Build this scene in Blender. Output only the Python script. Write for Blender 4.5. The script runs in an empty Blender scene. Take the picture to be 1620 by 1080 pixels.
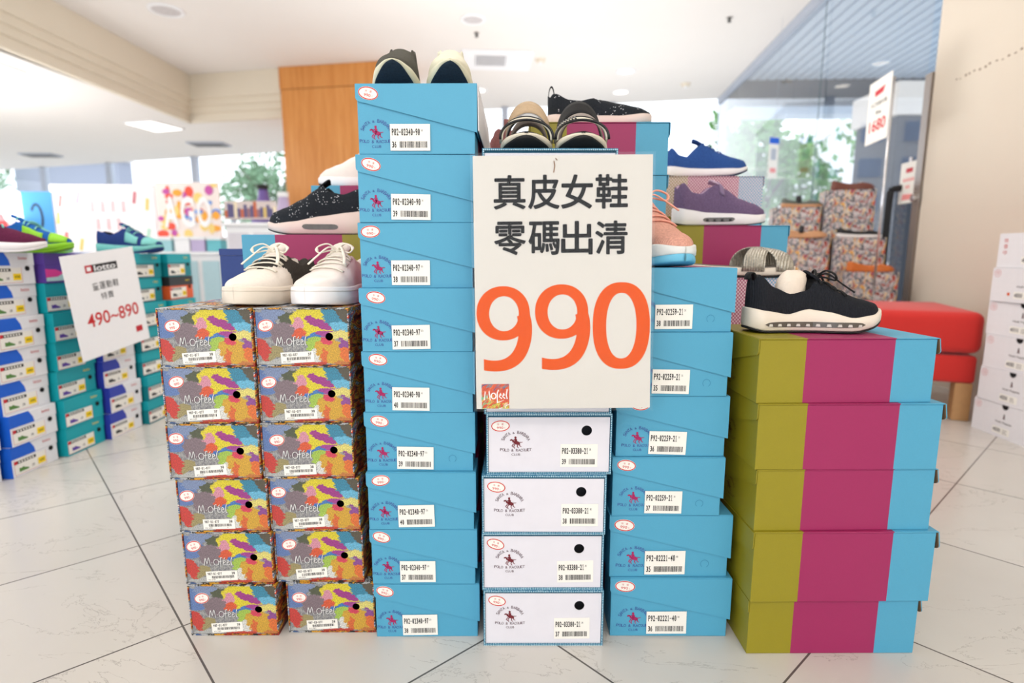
import bpy, bmesh, math, random
from math import sin, cos, pi, radians, sqrt, atan2, tan
from mathutils import Vector, Matrix

S = bpy.context.scene
COL = S.collection
random.seed(7)

# ------------------------------------------------------------------ camera, sky, exposure
F_PX, PITCH, CAM_H = 877.0, radians(8.75), 0.68
cd = bpy.data.cameras.new('camera'); cam = bpy.data.objects.new('camera', cd); COL.objects.link(cam)
cam.location = (0, 0, CAM_H); cam.rotation_euler = (pi/2 - PITCH, 0, 0)
cd.sensor_width = 36.0; cd.lens = F_PX/1620*36.0; cd.clip_start = .02; cd.clip_end = 200
cd.dof.use_dof = True; cd.dof.focus_distance = .93; cd.dof.aperture_fstop = 2.6
S.camera = cam

S.view_settings.view_transform = 'Standard'; S.view_settings.look = 'None'
S.view_settings.gamma = 1.0; S.view_settings.use_curve_mapping = False
S.view_settings.exposure = -.42

W = bpy.data.worlds.new('sky'); S.world = W; W.use_nodes = True
_n = W.node_tree.nodes; _l = W.node_tree.links; _n.clear()
_o = _n.new('ShaderNodeOutputWorld'); _b = _n.new('ShaderNodeBackground'); _t = _n.new('ShaderNodeTexCoord')
_s = _n.new('ShaderNodeSeparateXYZ'); _r = _n.new('ShaderNodeValToRGB')
_l.new(_t.outputs['Generated'], _s.inputs[0]); _l.new(_s.outputs['Z'], _r.inputs[0])
_r.color_ramp.elements[0].position = 0.0; _r.color_ramp.elements[0].color = (.86, .90, .95, 1)
_r.color_ramp.elements[1].position = .6; _r.color_ramp.elements[1].color = (.80, .90, 1.0, 1)
_l.new(_r.outputs[0], _b.inputs[0]); _l.new(_b.outputs[0], _o.inputs[0])
_b.inputs[1].default_value = 3.4

def lamp_area(name, loc, sx, sy, power, rgb=(1, .96, .9), rot=(0, 0, 0)):
    d = bpy.data.lights.new(name, 'AREA'); d.shape = 'RECTANGLE'; d.size = sx; d.size_y = sy
    d.energy = power; d.color = rgb
    o = bpy.data.objects.new(name, d); COL.objects.link(o); o.location = loc; o.rotation_euler = rot
    return o
# recessed ceiling light panels of the shop, above and behind the photographer
for _x, _y, _p in ((-1.3, -1.7, 23), (1.0, -1.7, 23), (-.2, -3.2, 23), (-2.2, .9, 24), (-1.0, 2.2, 18), (.3, 2.6, 20)):
    lamp_area('ceiling_panel_light', (_x, _y, 2.71), 1.2, .6, _p)
lamp_area('ceiling_panel_light', (-4.48, 4.93, 2.236), .42, .34, 34); lamp_area('ceiling_panel_light', (-4.38, 7.11, 2.236), .34, .36, 30)
# unseen fill lights added to brighten ceilings, behind camera and pile, over left counters
for _x, _y, _z, _p in ((0, -1.8, 1.5, 60), (-.1, 3.6, .9, 60), (.9, 6.2, .6, 40), (-5.6, 5.0, 1.0, 60)):
    lamp_area('ceiling_fill_light', (_x, _y, _z), 2.2, 1.0, _p, (1, .98, .97), (pi, 0, 0))

# ------------------------------------------------------------------ helpers
M = {}
def lin(c):
    c /= 255.0
    return c/12.92 if c <= .04045 else ((c + .055)/1.055)**2.4
def rgb(r, g, b): return (lin(r), lin(g), lin(b), 1)

def at(px, py, Y):                      # the place at distance Y that is seen at this spot of the frame
    a = (px - 810)/F_PX; b = -(py - 540)/F_PX; c, s = cos(PITCH), sin(PITCH)
    k = Y/(c + b*s)
    return Vector((a*k, Y, CAM_H + (-s + b*c)*k))

class NT:                               # tiny node-tree writer
    def __init__(self, name):
        self.m = bpy.data.materials.new(name); self.m.use_nodes = True
        self.n = self.m.node_tree.nodes; self.l = self.m.node_tree.links
        self.p = self.n['Principled BSDF']
    def new(self, t, **kw):
        x = self.n.new('ShaderNode' + t)
        for k, v in kw.items(): setattr(x, k, v)
        return x
    def put(self, sock, v):
        if v is None: return
        if isinstance(v, bpy.types.NodeSocket): self.l.new(v, sock)
        else: sock.default_value = v
    def math(self, op, a, b=None, c=None):
        x = self.new('Math', operation=op); self.put(x.inputs[0], a)
        if b is not None: self.put(x.inputs[1], b)
        if c is not None: self.put(x.inputs[2], c)
        return x.outputs[0]
    def mix(self, f, a, b, mode='MIX'):
        x = self.new('Mix', data_type='RGBA', blend_type=mode)
        self.put(x.inputs[0], f); self.put(x.inputs[6], a); self.put(x.inputs[7], b)
        return x.outputs[2]
    def obj(self):
        return self.new('TexCoord').outputs['Object']
    def xyz(self, v):
        x = self.new('SeparateXYZ'); self.l.new(v, x.inputs[0]); return x.outputs
    def noise(self, v, scale, detail=3, rough=.5, dist=0):
        x = self.new('TexNoise'); self.put(x.inputs['Vector'], v); x.inputs['Scale'].default_value = scale
        x.inputs['Detail'].default_value = detail; x.inputs['Roughness'].default_value = rough
        x.inputs['Distortion'].default_value = dist
        return x
    def mapping(self, v, scale=(1, 1, 1), rot=(0, 0, 0), loc=(0, 0, 0), vt='POINT'):
        x = self.new('Mapping', vector_type=vt); self.l.new(v, x.inputs[0])
        x.inputs['Scale'].default_value = scale; x.inputs['Rotation'].default_value = rot; x.inputs['Location'].default_value = loc
        return x.outputs[0]
    def sheen2(self, k):                # Schlick reflectance of a thin sheet, same from both sides
        g = self.new('NewGeometry'); d = self.new('VectorMath', operation='DOT_PRODUCT'); self.l.new(g.outputs['Incoming'], d.inputs[0]); self.l.new(g.outputs['Normal'], d.inputs[1])
        q = self.math('POWER', self.math('SUBTRACT', 1.0, self.math('ABSOLUTE', d.outputs['Value'])), 5.0)
        return self.math('MINIMUM', self.math('MULTIPLY', self.math('MULTIPLY_ADD', q, .96, .04), k), .95)
    def bump(self, h, strength, dist=.001):
        x = self.new('Bump'); self.l.new(h, x.inputs['Height']); x.inputs['Strength'].default_value = strength
        x.inputs['Distance'].default_value = dist
        self.l.new(x.outputs[0], self.p.inputs['Normal'])
    def ramp(self, f, stops, interp='LINEAR'):
        x = self.new('ValToRGB'); self.l.new(f, x.inputs[0]); r = x.color_ramp; r.interpolation = interp
        while len(r.elements) < len(stops): r.elements.new(.5)
        for e, (p, c) in zip(r.elements, stops): e.position = p; e.color = c
        return x.outputs[0]
    def done(self, col=None, rough=None, **kw):
        self.put(self.p.inputs['Base Color'], col); self.put(self.p.inputs['Roughness'], rough)
        for k, v in kw.items(): self.put(self.p.inputs[k], v)
        return self.m

def mat(name, c, rough=.6, var=.08, ns=60, bump=0, bs=None, metal=0, spec=.4, sheen=0):
    t = NT(name); o = t.obj(); n = t.noise(o, ns, 3)
    hi = tuple(min(1, x*(1+var)) for x in c[:3]) + (1,); lo = tuple(x*(1-var) for x in c[:3]) + (1,)
    col = t.mix(n.outputs[0], lo, hi)
    if bump:
        b = t.noise(o, bs or ns*4, 2); t.bump(b.outputs[0], bump)
    t.put(t.p.inputs['Metallic'], metal); t.put(t.p.inputs['Specular IOR Level'], spec)
    if sheen: t.put(t.p.inputs['Sheen Weight'], sheen)
    return t.done(col, rough)

def rbox_mesh(x0, x1, y0, y1, z0, z1, r, seg=1):
    bm = bmesh.new(); bmesh.ops.create_cube(bm, size=1)
    for v in bm.verts:
        v.co = Vector((x0 if v.co.x < 0 else x1, y0 if v.co.y < 0 else y1, z0 if v.co.z < 0 else z1))
    if r: bmesh.ops.bevel(bm, geom=bm.edges[:], offset=r, segments=seg, profile=.5, affect='EDGES')
    bm.verts.index_update()
    vs = [v.co.copy() for v in bm.verts]; fs = [[v.index for v in f.verts] for f in bm.faces]
    bm.free(); return vs, fs

class MB:
    def __init__(self): self.v = []; self.f = []; self.m = []; self.s = []
    def add(self, vs, fs, mi=0, sm=False, M=None):
        o = len(self.v)
        self.v += [(M @ Vector(p)) if M else Vector(p) for p in vs]
        for f in fs: self.f.append([i + o for i in f]); self.m.append(mi); self.s.append(sm)
        return self
    def box(self, x0, x1, y0, y1, z0, z1, mi=0, r=0, seg=1, sm=False, M=None):
        return self.add(*rbox_mesh(x0, x1, y0, y1, z0, z1, r, seg), mi, sm, M)
    def prism(self, poly, y0, y1, mi=0, M=None):        # polygon in (x,z), clockwise or not, y0 front
        n = len(poly); a = sum(poly[i][0]*poly[(i+1) % n][1]-poly[(i+1) % n][0]*poly[i][1] for i in range(n))
        if a < 0: poly = poly[::-1]
        vs = [(x, y0, z) for x, z in poly] + [(x, y1, z) for x, z in poly]
        fs = [list(range(n)), list(range(2*n-1, n-1, -1))] + [[i, i+n, (i+1) % n+n, (i+1) % n] for i in range(n)]
        return self.add(vs, fs, mi, False, M)
    def flat(self, t, y, mi=0, M=None):                 # 2-D (verts, faces) in the x-z plane facing -y
        return self.add([(x, y, z) for x, z in t[0]], t[1], mi, False, M)
    def loft(self, rings, mi=0, sm=True, closed=True, cap=True, M=None, mif=None):
        n = len(rings[0]); vs = [p for r in rings for p in r]; o = len(self.v)
        self.v += [(M @ Vector(p)) if M else Vector(p) for p in vs]
        for i in range(len(rings)-1):
            for j in range(n if closed else n-1):
                k = (j+1) % n
                self.f.append([o+i*n+j, o+i*n+k, o+(i+1)*n+k, o+(i+1)*n+j])
                self.m.append(mif(i, j) if mif else mi); self.s.append(sm)
        if cap:
            self.f.append([o+j for j in range(n)][::-1]); self.m.append(mi); self.s.append(False)
            self.f.append([o+(len(rings)-1)*n+j for j in range(n)]); self.m.append(mi); self.s.append(False)
        return self
    def tube(self, path, r, n=8, mi=0, flat=1.0, M=None, rr=None, closed=False):
        path = [Vector(p) for p in path]; rings = []; up = Vector((0, 0, 1)); L = len(path)
        for i, p in enumerate(path):
            if closed: t = path[(i+1) % L]-path[i-1]
            else: t = path[min(i+1, L-1)] - path[max(i-1, 0)]
            t.normalize(); a = t.cross(up)
            if a.length < .1: a = t.cross(Vector((1, 0, 0)))
            a.normalize(); b = a.cross(t); R = rr[i] if rr else r
            rings.append([p + a*(cos(2*pi*k/n)*R) + b*(sin(2*pi*k/n)*R*flat) for k in range(n)])
        if closed: rings.append(rings[0])
        return self.loft(rings, mi, True, True, not closed, M)
    def plate(self, P, nu, nv, th, mi=0, M=None, sm=True):   # thick sheet over P(u,v)
        e = 1e-3; top = []; bot = []
        for i in range(nu+1):
            for j in range(nv+1):
                u, v = i/nu, j/nv; p = Vector(P(u, v))
                du = Vector(P(min(1, u+e), v))-Vector(P(max(0, u-e), v)); dv = Vector(P(u, min(1, v+e)))-Vector(P(u, max(0, v-e)))
                nn = du.cross(dv); nn = nn.normalized() if nn.length else Vector((0, 0, 1))
                top.append(p+nn*th/2); bot.append(p-nn*th/2)
        N = (nu+1)*(nv+1); idx = lambda i, j: i*(nv+1)+j; fs = []
        for i in range(nu):
            for j in range(nv):
                q = [idx(i, j), idx(i+1, j), idx(i+1, j+1), idx(i, j+1)]
                fs.append(q); fs.append([N+k for k in q[::-1]])
        for i in range(nu):
            for j in (0, nv):
                a, b = idx(i, j), idx(i+1, j); fs.append([a, b, N+b, N+a] if j else [b, a, N+a, N+b])
        for j in range(nv):
            for i in (0, nu):
                a, b = idx(i, j), idx(i, j+1); fs.append([b, a, N+a, N+b] if i else [a, b, N+b, N+a])
        return self.add(top+bot, fs, mi, sm, M)
    def ball(self, c, rx, ry, rz, n=12, m=8, mi=0, M=None):
        rings = [[(c[0]+rx*sin(pi*i/m)*cos(2*pi*j/n), c[1]+ry*sin(pi*i/m)*sin(2*pi*j/n), c[2]-rz*cos(pi*i/m)) for j in range(n)] for i in range(1, m)]
        return self.loft(rings, mi, True, True, True, M)
    def cyl(self, c, r, h, n=20, mi=0, axis='z', r2=None, M=None):
        r2 = r if r2 is None else r2
        def pt(k, R, d):
            a, b = cos(2*pi*k/n)*R, sin(2*pi*k/n)*R
            return {'z': (c[0]+a, c[1]+b, c[2]+d), 'y': (c[0]+a, c[1]+d, c[2]-b), 'x': (c[0]+d, c[1]+a, c[2]+b)}[axis]
        vs = [pt(k, r, 0) for k in range(n)] + [pt(k, r2, h) for k in range(n)]
        self.add(vs, [list(range(n))[::-1], list(range(n, 2*n))], mi, False, M)
        return self.add(vs, [[k, (k+1) % n, (k+1) % n+n, k+n] for k in range(n)], mi, True, M)
    def mesh(self, name, mats):
        me = bpy.data.meshes.new(name); me.from_pydata([tuple(p) for p in self.v], [], self.f)
        for m in (mats if isinstance(mats, (list, tuple)) else [mats]): me.materials.append(m)
        me.polygons.foreach_set('material_index', self.m); me.polygons.foreach_set('use_smooth', self.s)
        me.update(); return me
    def build(self, name, mats, parent=None, loc=(0, 0, 0), rot=(0, 0, 0)):
        return put(name, self.mesh(name, mats), parent, loc, rot)

def put(name, me, parent=None, loc=(0, 0, 0), rot=(0, 0, 0), scale=None):
    o = bpy.data.objects.new(name, me); COL.objects.link(o); o.location = loc; o.rotation_euler = rot
    if scale: o.scale = scale
    if parent: o.parent = parent
    return o
def thing(name, label, cat, loc=(0, 0, 0), rz=0, group=None, scale=None, rot=None):
    o = bpy.data.objects.new(name, None); COL.objects.link(o); o.empty_display_size = .05
    o.location = loc; o.rotation_euler = rot or (0, 0, rz); o['label'] = label; o['category'] = cat
    if scale: o.scale = scale
    if group: o['group'] = group
    return o
def tag(o, label, cat, group=None, kind=None):
    o['label'] = label; o['category'] = cat
    if group: o['group'] = group
    if kind: o['kind'] = kind
    return o
def struct(o, label=None):
    o['kind'] = 'structure'
    if label: o['label'] = label
    return o

def bold(mb, t, y, mi, d):               # heavier lettering: the same glyph inked a few times over
    for k, (dx, dz) in enumerate(((0, 0), (d, 0), (-d, 0), (0, d), (0, -d), (d*.7, d*.7), (-d*.7, d*.7), (d*.7, -d*.7), (-d*.7, -d*.7))):
        mb.flat(([(x+dx, z+dz) for x, z in t[0]], t[1]), y-.00006*k, mi)
_tc = {}
def text2d(s, bold=0.0, res=3):
    k = (s, bold, res)
    if k in _tc: return _tc[k]
    c = bpy.data.curves.new('t', 'FONT'); c.body = s; c.size = 1; c.offset = bold; c.resolution_u = res
    c.fill_mode = 'FRONT'
    o = bpy.data.objects.new('t', c); COL.objects.link(o)
    dg = bpy.context.evaluated_depsgraph_get(); dg.update(); e = o.evaluated_get(dg); me = e.to_mesh()
    vs = [(v.co.x, v.co.y) for v in me.vertices]; fs = []
    for p in me.polygons:
        q = list(p.vertices); fs.append(q if p.normal.z > 0 else q[::-1])
    e.to_mesh_clear(); bpy.data.objects.remove(o); bpy.data.curves.remove(c)
    _tc[k] = (vs, fs); return _tc[k]
def bounds(t):
    xs = [p[0] for p in t[0]]; ys = [p[1] for p in t[0]]; return min(xs), max(xs), min(ys), max(ys)
def fit(t, x0, x1, z0, z1, rot=0):
    if not t[0]: return t
    a, b, c, d = bounds(t); sx = (x1-x0)/max(1e-6, b-a); sz = (z1-z0)/max(1e-6, d-c)
    vs = [(x0+(x-a)*sx, z0+(y-c)*sz) for x, y in t[0]]
    if rot:
        mx, mz = (x0+x1)/2, (z0+z1)/2
        vs = [(mx+(x-mx)*cos(rot)-(z-mz)*sin(rot), mz+(x-mx)*sin(rot)+(z-mz)*cos(rot)) for x, z in vs]
    return vs, t[1]
def rot2(t, a, cx=0, cz=0):
    return [(cx+(x-cx)*cos(a)-(z-cz)*sin(a), cz+(x-cx)*sin(a)+(z-cz)*cos(a)) for x, z in t[0]], t[1]
def poly2(pts):
    n = len(pts); a = sum(pts[i][0]*pts[(i+1) % n][1]-pts[(i+1) % n][0]*pts[i][1] for i in range(n))
    return (pts if a > 0 else pts[::-1]), [list(range(n))]
def rect2(x0, x1, z0, z1): return [(x0, z0), (x1, z0), (x1, z1), (x0, z1)], [[0, 1, 2, 3]]
def oval2(cx, cz, rx, rz, n=28): return [(cx+rx*cos(2*pi*k/n), cz+rz*sin(2*pi*k/n)) for k in range(n)], [list(range(n))]
def ring2(cx, cz, rx, rz, w, n=32, a0=0, a1=2*pi):
    vs = []
    for k in range(n+1):
        a = a0+(a1-a0)*k/n; vs += [(cx+rx*cos(a), cz+rz*sin(a)), (cx+(rx-w)*cos(a), cz+(rz-w)*sin(a))]
    return vs, [[2*k, 2*k+2, 2*k+3, 2*k+1] for k in range(n)]
def stroke2(pts, w, w1=None):
    vs = []; n = len(pts); w1 = w if w1 is None else w1
    for i, p in enumerate(pts):
        a = pts[max(0, i-1)]; b = pts[min(n-1, i+1)]; dx, dz = b[0]-a[0], b[1]-a[1]; L = sqrt(dx*dx+dz*dz) or 1
        h = (w+(w1-w)*i/(n-1))/2
        vs += [(p[0]-dz/L*h, p[1]+dx/L*h), (p[0]+dz/L*h, p[1]-dx/L*h)]
    return vs, [[2*i+1, 2*i+3, 2*i+2, 2*i] for i in range(n-1)]
def bez(p, n=10):                                       # chain of cubic beziers
    out = []
    for i in range(0, len(p)-1, 3):
        a, b, c, d = p[i:i+4]
        for k in range(n+(i+4 >= len(p))):
            t = k/n; s = 1-t
            out.append(tuple(s**3*a[j]+3*s*s*t*b[j]+3*s*t*t*c[j]+t**3*d[j] for j in range(len(a))))
    return out
def sm_path(p, n=6):                                    # Catmull-Rom through points
    out = []; p = [Vector(q) for q in p]
    for i in range(len(p)-1):
        a, b, c, d = p[max(0, i-1)], p[i], p[i+1], p[min(len(p)-1, i+2)]
        for k in range(n):
            t = k/n
            out.append(.5*((2*b)+(c-a)*t+(2*a-5*b+4*c-d)*t*t+(3*b-a-3*c+d)*t**3))
    return out+[p[-1]]
def interp(tab, t):
    if t <= tab[0][0]: return tab[0][1]
    for (a, u), (b, v) in zip(tab, tab[1:]):
        if t <= b:
            s = (t-a)/(b-a); s = s*s*(3-2*s)*.5+s*.5; return u+(v-u)*s
    return tab[-1][1]
def sstep(a, b, x):
    t = max(0, min(1, (x-a)/(b-a))); return t*t*(3-2*t)
ORD = ['topmost', 'second from top', 'third from top', 'fourth from top', 'fifth from top', 'sixth from top', 'seventh from top', 'eighth from top', 'ninth from top', 'tenth from top']
# ------------------------------------------------------------------ materials
BLUE, MAG, OLIVE = rgb(80, 164, 198), rgb(160, 34, 92), rgb(150, 138, 22)
BOX_L = .295
def stripe_mat(name, lattice=False):
    t = NT(name); o = t.obj(); x, y, z = t.xyz(o)
    m1 = t.math('GREATER_THAN', y, .24*BOX_L); m2 = t.math('GREATER_THAN', y, .735*BOX_L)
    c = t.mix(m1, BLUE, MAG); c = t.mix(m2, c, OLIVE)
    n = t.noise(o, 700, 2, .7); c = t.mix(t.math('MULTIPLY', n.outputs[0], .28), c, t.mix(1.0, c, (.5, .5, .5, 1), 'MULTIPLY'))
    if lattice:
        k = 190.0
        a = t.math('ADD', y, z); b = t.math('SUBTRACT', y, z)
        wa = t.math('ABSOLUTE', t.math('SINE', t.math('MULTIPLY', a, k*2))); wb = t.math('ABSOLUTE', t.math('SINE', t.math('MULTIPLY', b, k*2)))
        d = t.math('GREATER_THAN', t.math('MULTIPLY', wa, wb), .35)
        c = t.mix(d, c, rgb(225, 200, 205))
    t.bump(n.outputs[0], .12, .0006)
    return t.done(c, .5)
M['stripe'] = stripe_mat('printed_card_stripes'); M['lattice'] = stripe_mat('printed_card_lattice', True)
M['kraft'] = mat('kraft_card', rgb(120, 92, 66), .8)
M['white_card'] = mat('white_card', rgb(228, 225, 228), .55, .03)
M['paper'] = mat('label_paper', rgb(240, 236, 228), .6, .03)
M['ink'] = mat('black_ink', rgb(28, 26, 26), .6)
M['redink'] = mat('red_ink', rgb(205, 38, 40), .6)
M['emb_red'] = mat('emblem_red', rgb(165, 30, 92), .6); M['emb_blue'] = mat('emblem_blue', rgb(62, 78, 150), .6)
M['emb_dark'] = mat('emblem_dark_red', rgb(112, 30, 40), .6); M['emb_grey'] = mat('emblem_grey', rgb(96, 70, 78), .6)
M['emb_olive'] = mat('emblem_brown', rgb(105, 80, 20), .6)
M['slit'] = mat('die_cut_edge', rgb(30, 110, 150), .6)
M['dark'] = mat('dark_inside', rgb(22, 20, 22), .9)

def knit(name, c, rough=.85, ns=260, bump=.6, speck=None, th=.70):
    t = NT(name); o = t.obj(); n = t.noise(o, ns, 3, .7); lo = tuple(x*.55 for x in c[:3])+(1,); hi = tuple(min(1, x*1.5+.004) for x in c[:3])+(1,)
    col = t.mix(n.outputs[0], lo, hi)
    if speck:
        s = t.new('TexVoronoi'); t.l.new(o, s.inputs['Vector']); s.inputs['Scale'].default_value = 210
        d = t.math('LESS_THAN', s.outputs['Distance'], .20); k = t.noise(o, 30, 2); d = t.math('MULTIPLY', d, t.math('GREATER_THAN', k.outputs[0], th)); col = t.mix(d, col, speck)
    wv = t.new('TexWave'); t.l.new(o, wv.inputs['Vector']); wv.inputs['Scale'].default_value = 130; wv.inputs['Distortion'].default_value = 2
    t.bump(t.math('ADD', wv.outputs['Fac'], n.outputs[0]), bump, .0012); t.put(t.p.inputs['Specular IOR Level'], .15)
    return t.done(col, rough)
M['blackknit'] = knit('black_knit', rgb(30, 32, 38)); M['glitter'] = knit('black_glitter_knit', rgb(36, 40, 46), speck=rgb(245, 245, 250), th=.51)
M['eva'] = mat('off_white_sole', rgb(226, 214, 198), .5, .05, 40); M['evaw'] = mat('white_sole', rgb(236, 232, 232), .5, .03, 40)
M['pinkeva'] = mat('pale_pink_sole', rgb(226, 205, 196), .5, .04, 40)
M['rubber'] = mat('black_rubber', rgb(26, 26, 28), .7); M['blackweb'] = mat('black_webbing', rgb(20, 20, 22), .75, .15, 300, .4)
M['airglass'] = mat('dark_clear_cushion', rgb(82, 74, 66), .2, .3, 120, spec=.6); M['silverp'] = mat('silver_post', rgb(205, 200, 192), .35)
M['liningb'] = mat('black_lining', rgb(26, 27, 30), .9); M['liningw'] = mat('white_lining', rgb(222, 214, 204), .9); M['whitelace'] = mat('cream_lace', rgb(238, 230, 214), .8, .08, 300, .4)

# ------------------------------------------------------------------ the shop: floor, ceiling, walls, glazing
CEIL, LOW = 2.74, 2.257
def floor_mat():
    t = NT('marble_floor_tiles'); o = t.obj(); x, y, z = t.xyz(o)
    def fam(ang, sp, off):
        a = radians(ang); d = t.math('ADD', t.math('MULTIPLY', x, -sin(a)), t.math('MULTIPLY', y, cos(a)))
        return t.math('DIVIDE', t.math('SUBTRACT', d, off), sp)
    u = fam(41.2, .3985, .313); v = fam(133.4, .468, -.2)
    def line(c, w):
        f = t.math('FRACT', c); e = t.math('MINIMUM', f, t.math('SUBTRACT', 1.0, f)); return t.math('LESS_THAN', e, w)
    g = t.math('MAXIMUM', line(u, .0042), line(v, .0036))
    cell = t.new('CombineXYZ'); t.put(cell.inputs[0], t.math('FLOOR', u)); t.put(cell.inputs[1], t.math('FLOOR', v))
    wn = t.new('TexWhiteNoise'); t.l.new(cell.outputs[0], wn.inputs['Vector'])
    sh = t.new('VectorMath', operation='MULTIPLY_ADD'); t.l.new(wn.outputs['Color'], sh.inputs[0]); sh.inputs[1].default_value = (9, 9, 9); t.l.new(o, sh.inputs[2])
    q = t.mapping(sh.outputs[0], (1, 2.4, 1), (0, 0, .5)); n = t.noise(q, 3.2, 8, .62, .9)
    vein = t.math('LESS_THAN', t.math('ABSOLUTE', t.math('SUBTRACT', n.outputs[0], .5)), .0032)
    n3 = t.noise(q, 2.0, 3); vein = t.math('MULTIPLY', vein, t.math('GREATER_THAN', n3.outputs[0], .45))
    cl = t.noise(sh.outputs[0], 1.7, 5, .6)
    c = t.mix(cl.outputs[0], rgb(194, 189, 182), rgb(214, 211, 206))
    c = t.mix(t.math('MULTIPLY', wn.outputs['Value'], .12), c, rgb(196, 186, 170))
    c = t.mix(t.math('MULTIPLY', vein, .38), c, rgb(120, 112, 104)); c = t.mix(g, c, rgb(88, 84, 80))
    t.put(t.p.inputs['Specular IOR Level'], .5)
    return t.done(c, t.math('MULTIPLY_ADD', cl.outputs[0], .12, .16))
M['floor'] = floor_mat()
M['ceil'] = mat('painted_ceiling', rgb(232, 228, 224), .9, .015, 3); M['wallc'] = mat('cream_wall_paint', rgb(219, 208, 192), .75, .02, 4, .05, 90)
M['beam'] = mat('cream_bulkhead_paint', rgb(222, 212, 194), .8, .02, 5); M['white'] = mat('white_gloss', rgb(238, 238, 240), .5, .02)
M['steel'] = mat('brushed_steel', rgb(168, 158, 150), .35, .08, 200, .1, None, .8); M['chrome'] = mat('chrome', rgb(215, 215, 218), .15, .02, metal=1)
M['alu'] = mat('painted_aluminium', rgb(178, 186, 200), .5, .03); M['darkbeam'] = mat('slate_beam', rgb(72, 84, 100), .7, .1, 5)
def glass_mat(name, k=1.6, tint=(1, 1, 1, 1)):
    t = NT(name); out = t.n['Material Output']; tr = t.new('BsdfTransparent'); tr.inputs[0].default_value = tint; gl = t.new('BsdfGlossy'); gl.inputs['Roughness'].default_value = .01
    mx = t.new('MixShader'); t.l.new(t.sheen2(k), mx.inputs[0])
    t.l.new(tr.outputs[0], mx.inputs[1]); t.l.new(gl.outputs[0], mx.inputs[2]); t.l.new(mx.outputs[0], out.inputs['Surface']); return t.m
M['glass'] = glass_mat('window_glass', 1.9); M['glassf'] = glass_mat('far_window_glass', 1.6)
def wx(Y): return 2.19+.0996*(Y-2.1)                 # the right-hand wall line
def quad(name, pts, m, kind=True):
    return struct(MB().add(pts, [list(range(len(pts)))]).build(name, m)) if kind else MB().add(pts, [list(range(len(pts)))]).build(name, m)
_f = MB(); _f.box(-11, 3.6, -4, 11.2, -.05, 0); struct(_f.build('floor', M['floor']))
# main coffered ceiling, lower ceiling at left, and the bulkhead that joins them
_c = MB()
pl = [(-4.0, -4), (-3.95, 4.7), (-3.84, 6.88), (-1.2, 6.42), (-1.2, 8.45), (2.82, 7.75), (wx(4.9), 4.9), (wx(-4), -4)]
_c.add([(x, y, CEIL) for x, y in pl]+[(x, y, CEIL+.05) for x, y in pl], [list(range(len(pl)))[::-1], [k+len(pl) for k in range(len(pl))]]); struct(_c.build('ceiling', M['ceil']))
_c = MB(); pl = [(-11, -4), (-4.05, -4), (-3.98, 4.7), (-3.84, 6.88), (-1.2, 6.45), (-1.2, 8.45), (-3.2, 8.75), (-11, 11.1)]
_c.add([(x, y, LOW) for x, y in pl]+[(x, y, LOW+.05) for x, y in pl], [list(range(len(pl)))[::-1], [k+len(pl) for k in range(len(pl))]]); struct(_c.build('ceiling', M['ceil']))
def bulkhead(p, q, n, ext=(.10, .10)):                                # stepped cream fascia between the two heights
    p, q, n = Vector((p[0], p[1], 0)), Vector((q[0], q[1], 0)), Vector((n[0], n[1], 0)).normalized(); d = (q-p)
    prof = [(.0, CEIL-.001), (0, LOW+.22), (.035, LOW+.215), (.035, LOW+.15), (.07, LOW+.145), (.07, LOW+.08), (.105, LOW+.075), (.105, LOW-.012), (.16, LOW-.012), (.16, CEIL-.001)]
    L = d.length; e = d.normalized()
    rings = [[tuple(p-e*(ext[k] if k == 0 else -ext[k])+(d if k else Vector((0, 0, 0)))+n*o+Vector((0, 0, z))) for o, z in prof] for k in (0, 1)]
    return MB().loft(rings, 0, False)
bulkhead((-3.90, -3.9), (-3.71, 6.76), (-1, .02), (.10, .17)).build('trim_1', M['beam']); bulkhead((-3.71, 6.76), (-2.585, 6.535), (.2, 1), (.17, .0)).build('trim_2', M['beam'])
for o in bpy.data.objects:
    if o.name.startswith('trim_'): struct(o)
# timber-clad column
def wood_mat():
    t = NT('golden_veneer'); o = t.obj(); n = t.noise(t.mapping(o, (7, 7, .6)), 3, 5, .6, .4); n2 = t.noise(t.mapping(o, (2.2, 2.2, .25)), 2, 2)
    c = t.ramp(n.outputs[0], [(.3, rgb(196, 124, 56)), (.55, rgb(216, 148, 78)), (.8, rgb(228, 168, 102))]); c = t.mix(t.math('MULTIPLY', n2.outputs[0], .5), c, rgb(204, 130, 60))
    return t.done(c, .4)
M['wood'] = wood_mat()
_w = MB(); pl = [(-2.567, 6.50), (-1.21, 6.27), (-1.10, 6.95), (-2.46, 7.18)]
def slab(mb, pl, z0, z1, mi=0):
    n = len(pl); return mb.add([(x, y, z0) for x, y in pl]+[(x, y, z1) for x, y in pl], [list(range(n))[::-1], [k+n for k in range(n)]]+[[k, (k+1) % n, (k+1) % n+n, k+n] for k in range(n)], mi)
t = thing('clad_column', 'broad column clad in golden orange timber veneer under the ceiling bulkhead', 'column', (-1.85, 6.7, 0)); t['kind'] = 'structure'
slab(_w, [(x+1.85, y-6.7) for x, y in pl], 0, 2.50); _w.build('veneer_panel', M['wood'], t)
_w = MB(); slab(_w, [((x+1.85)*1.012, (y-6.7)*1.012) for x, y in pl], 2.507, CEIL-.002); _w.build('top_band', M['wood'], t)
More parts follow.
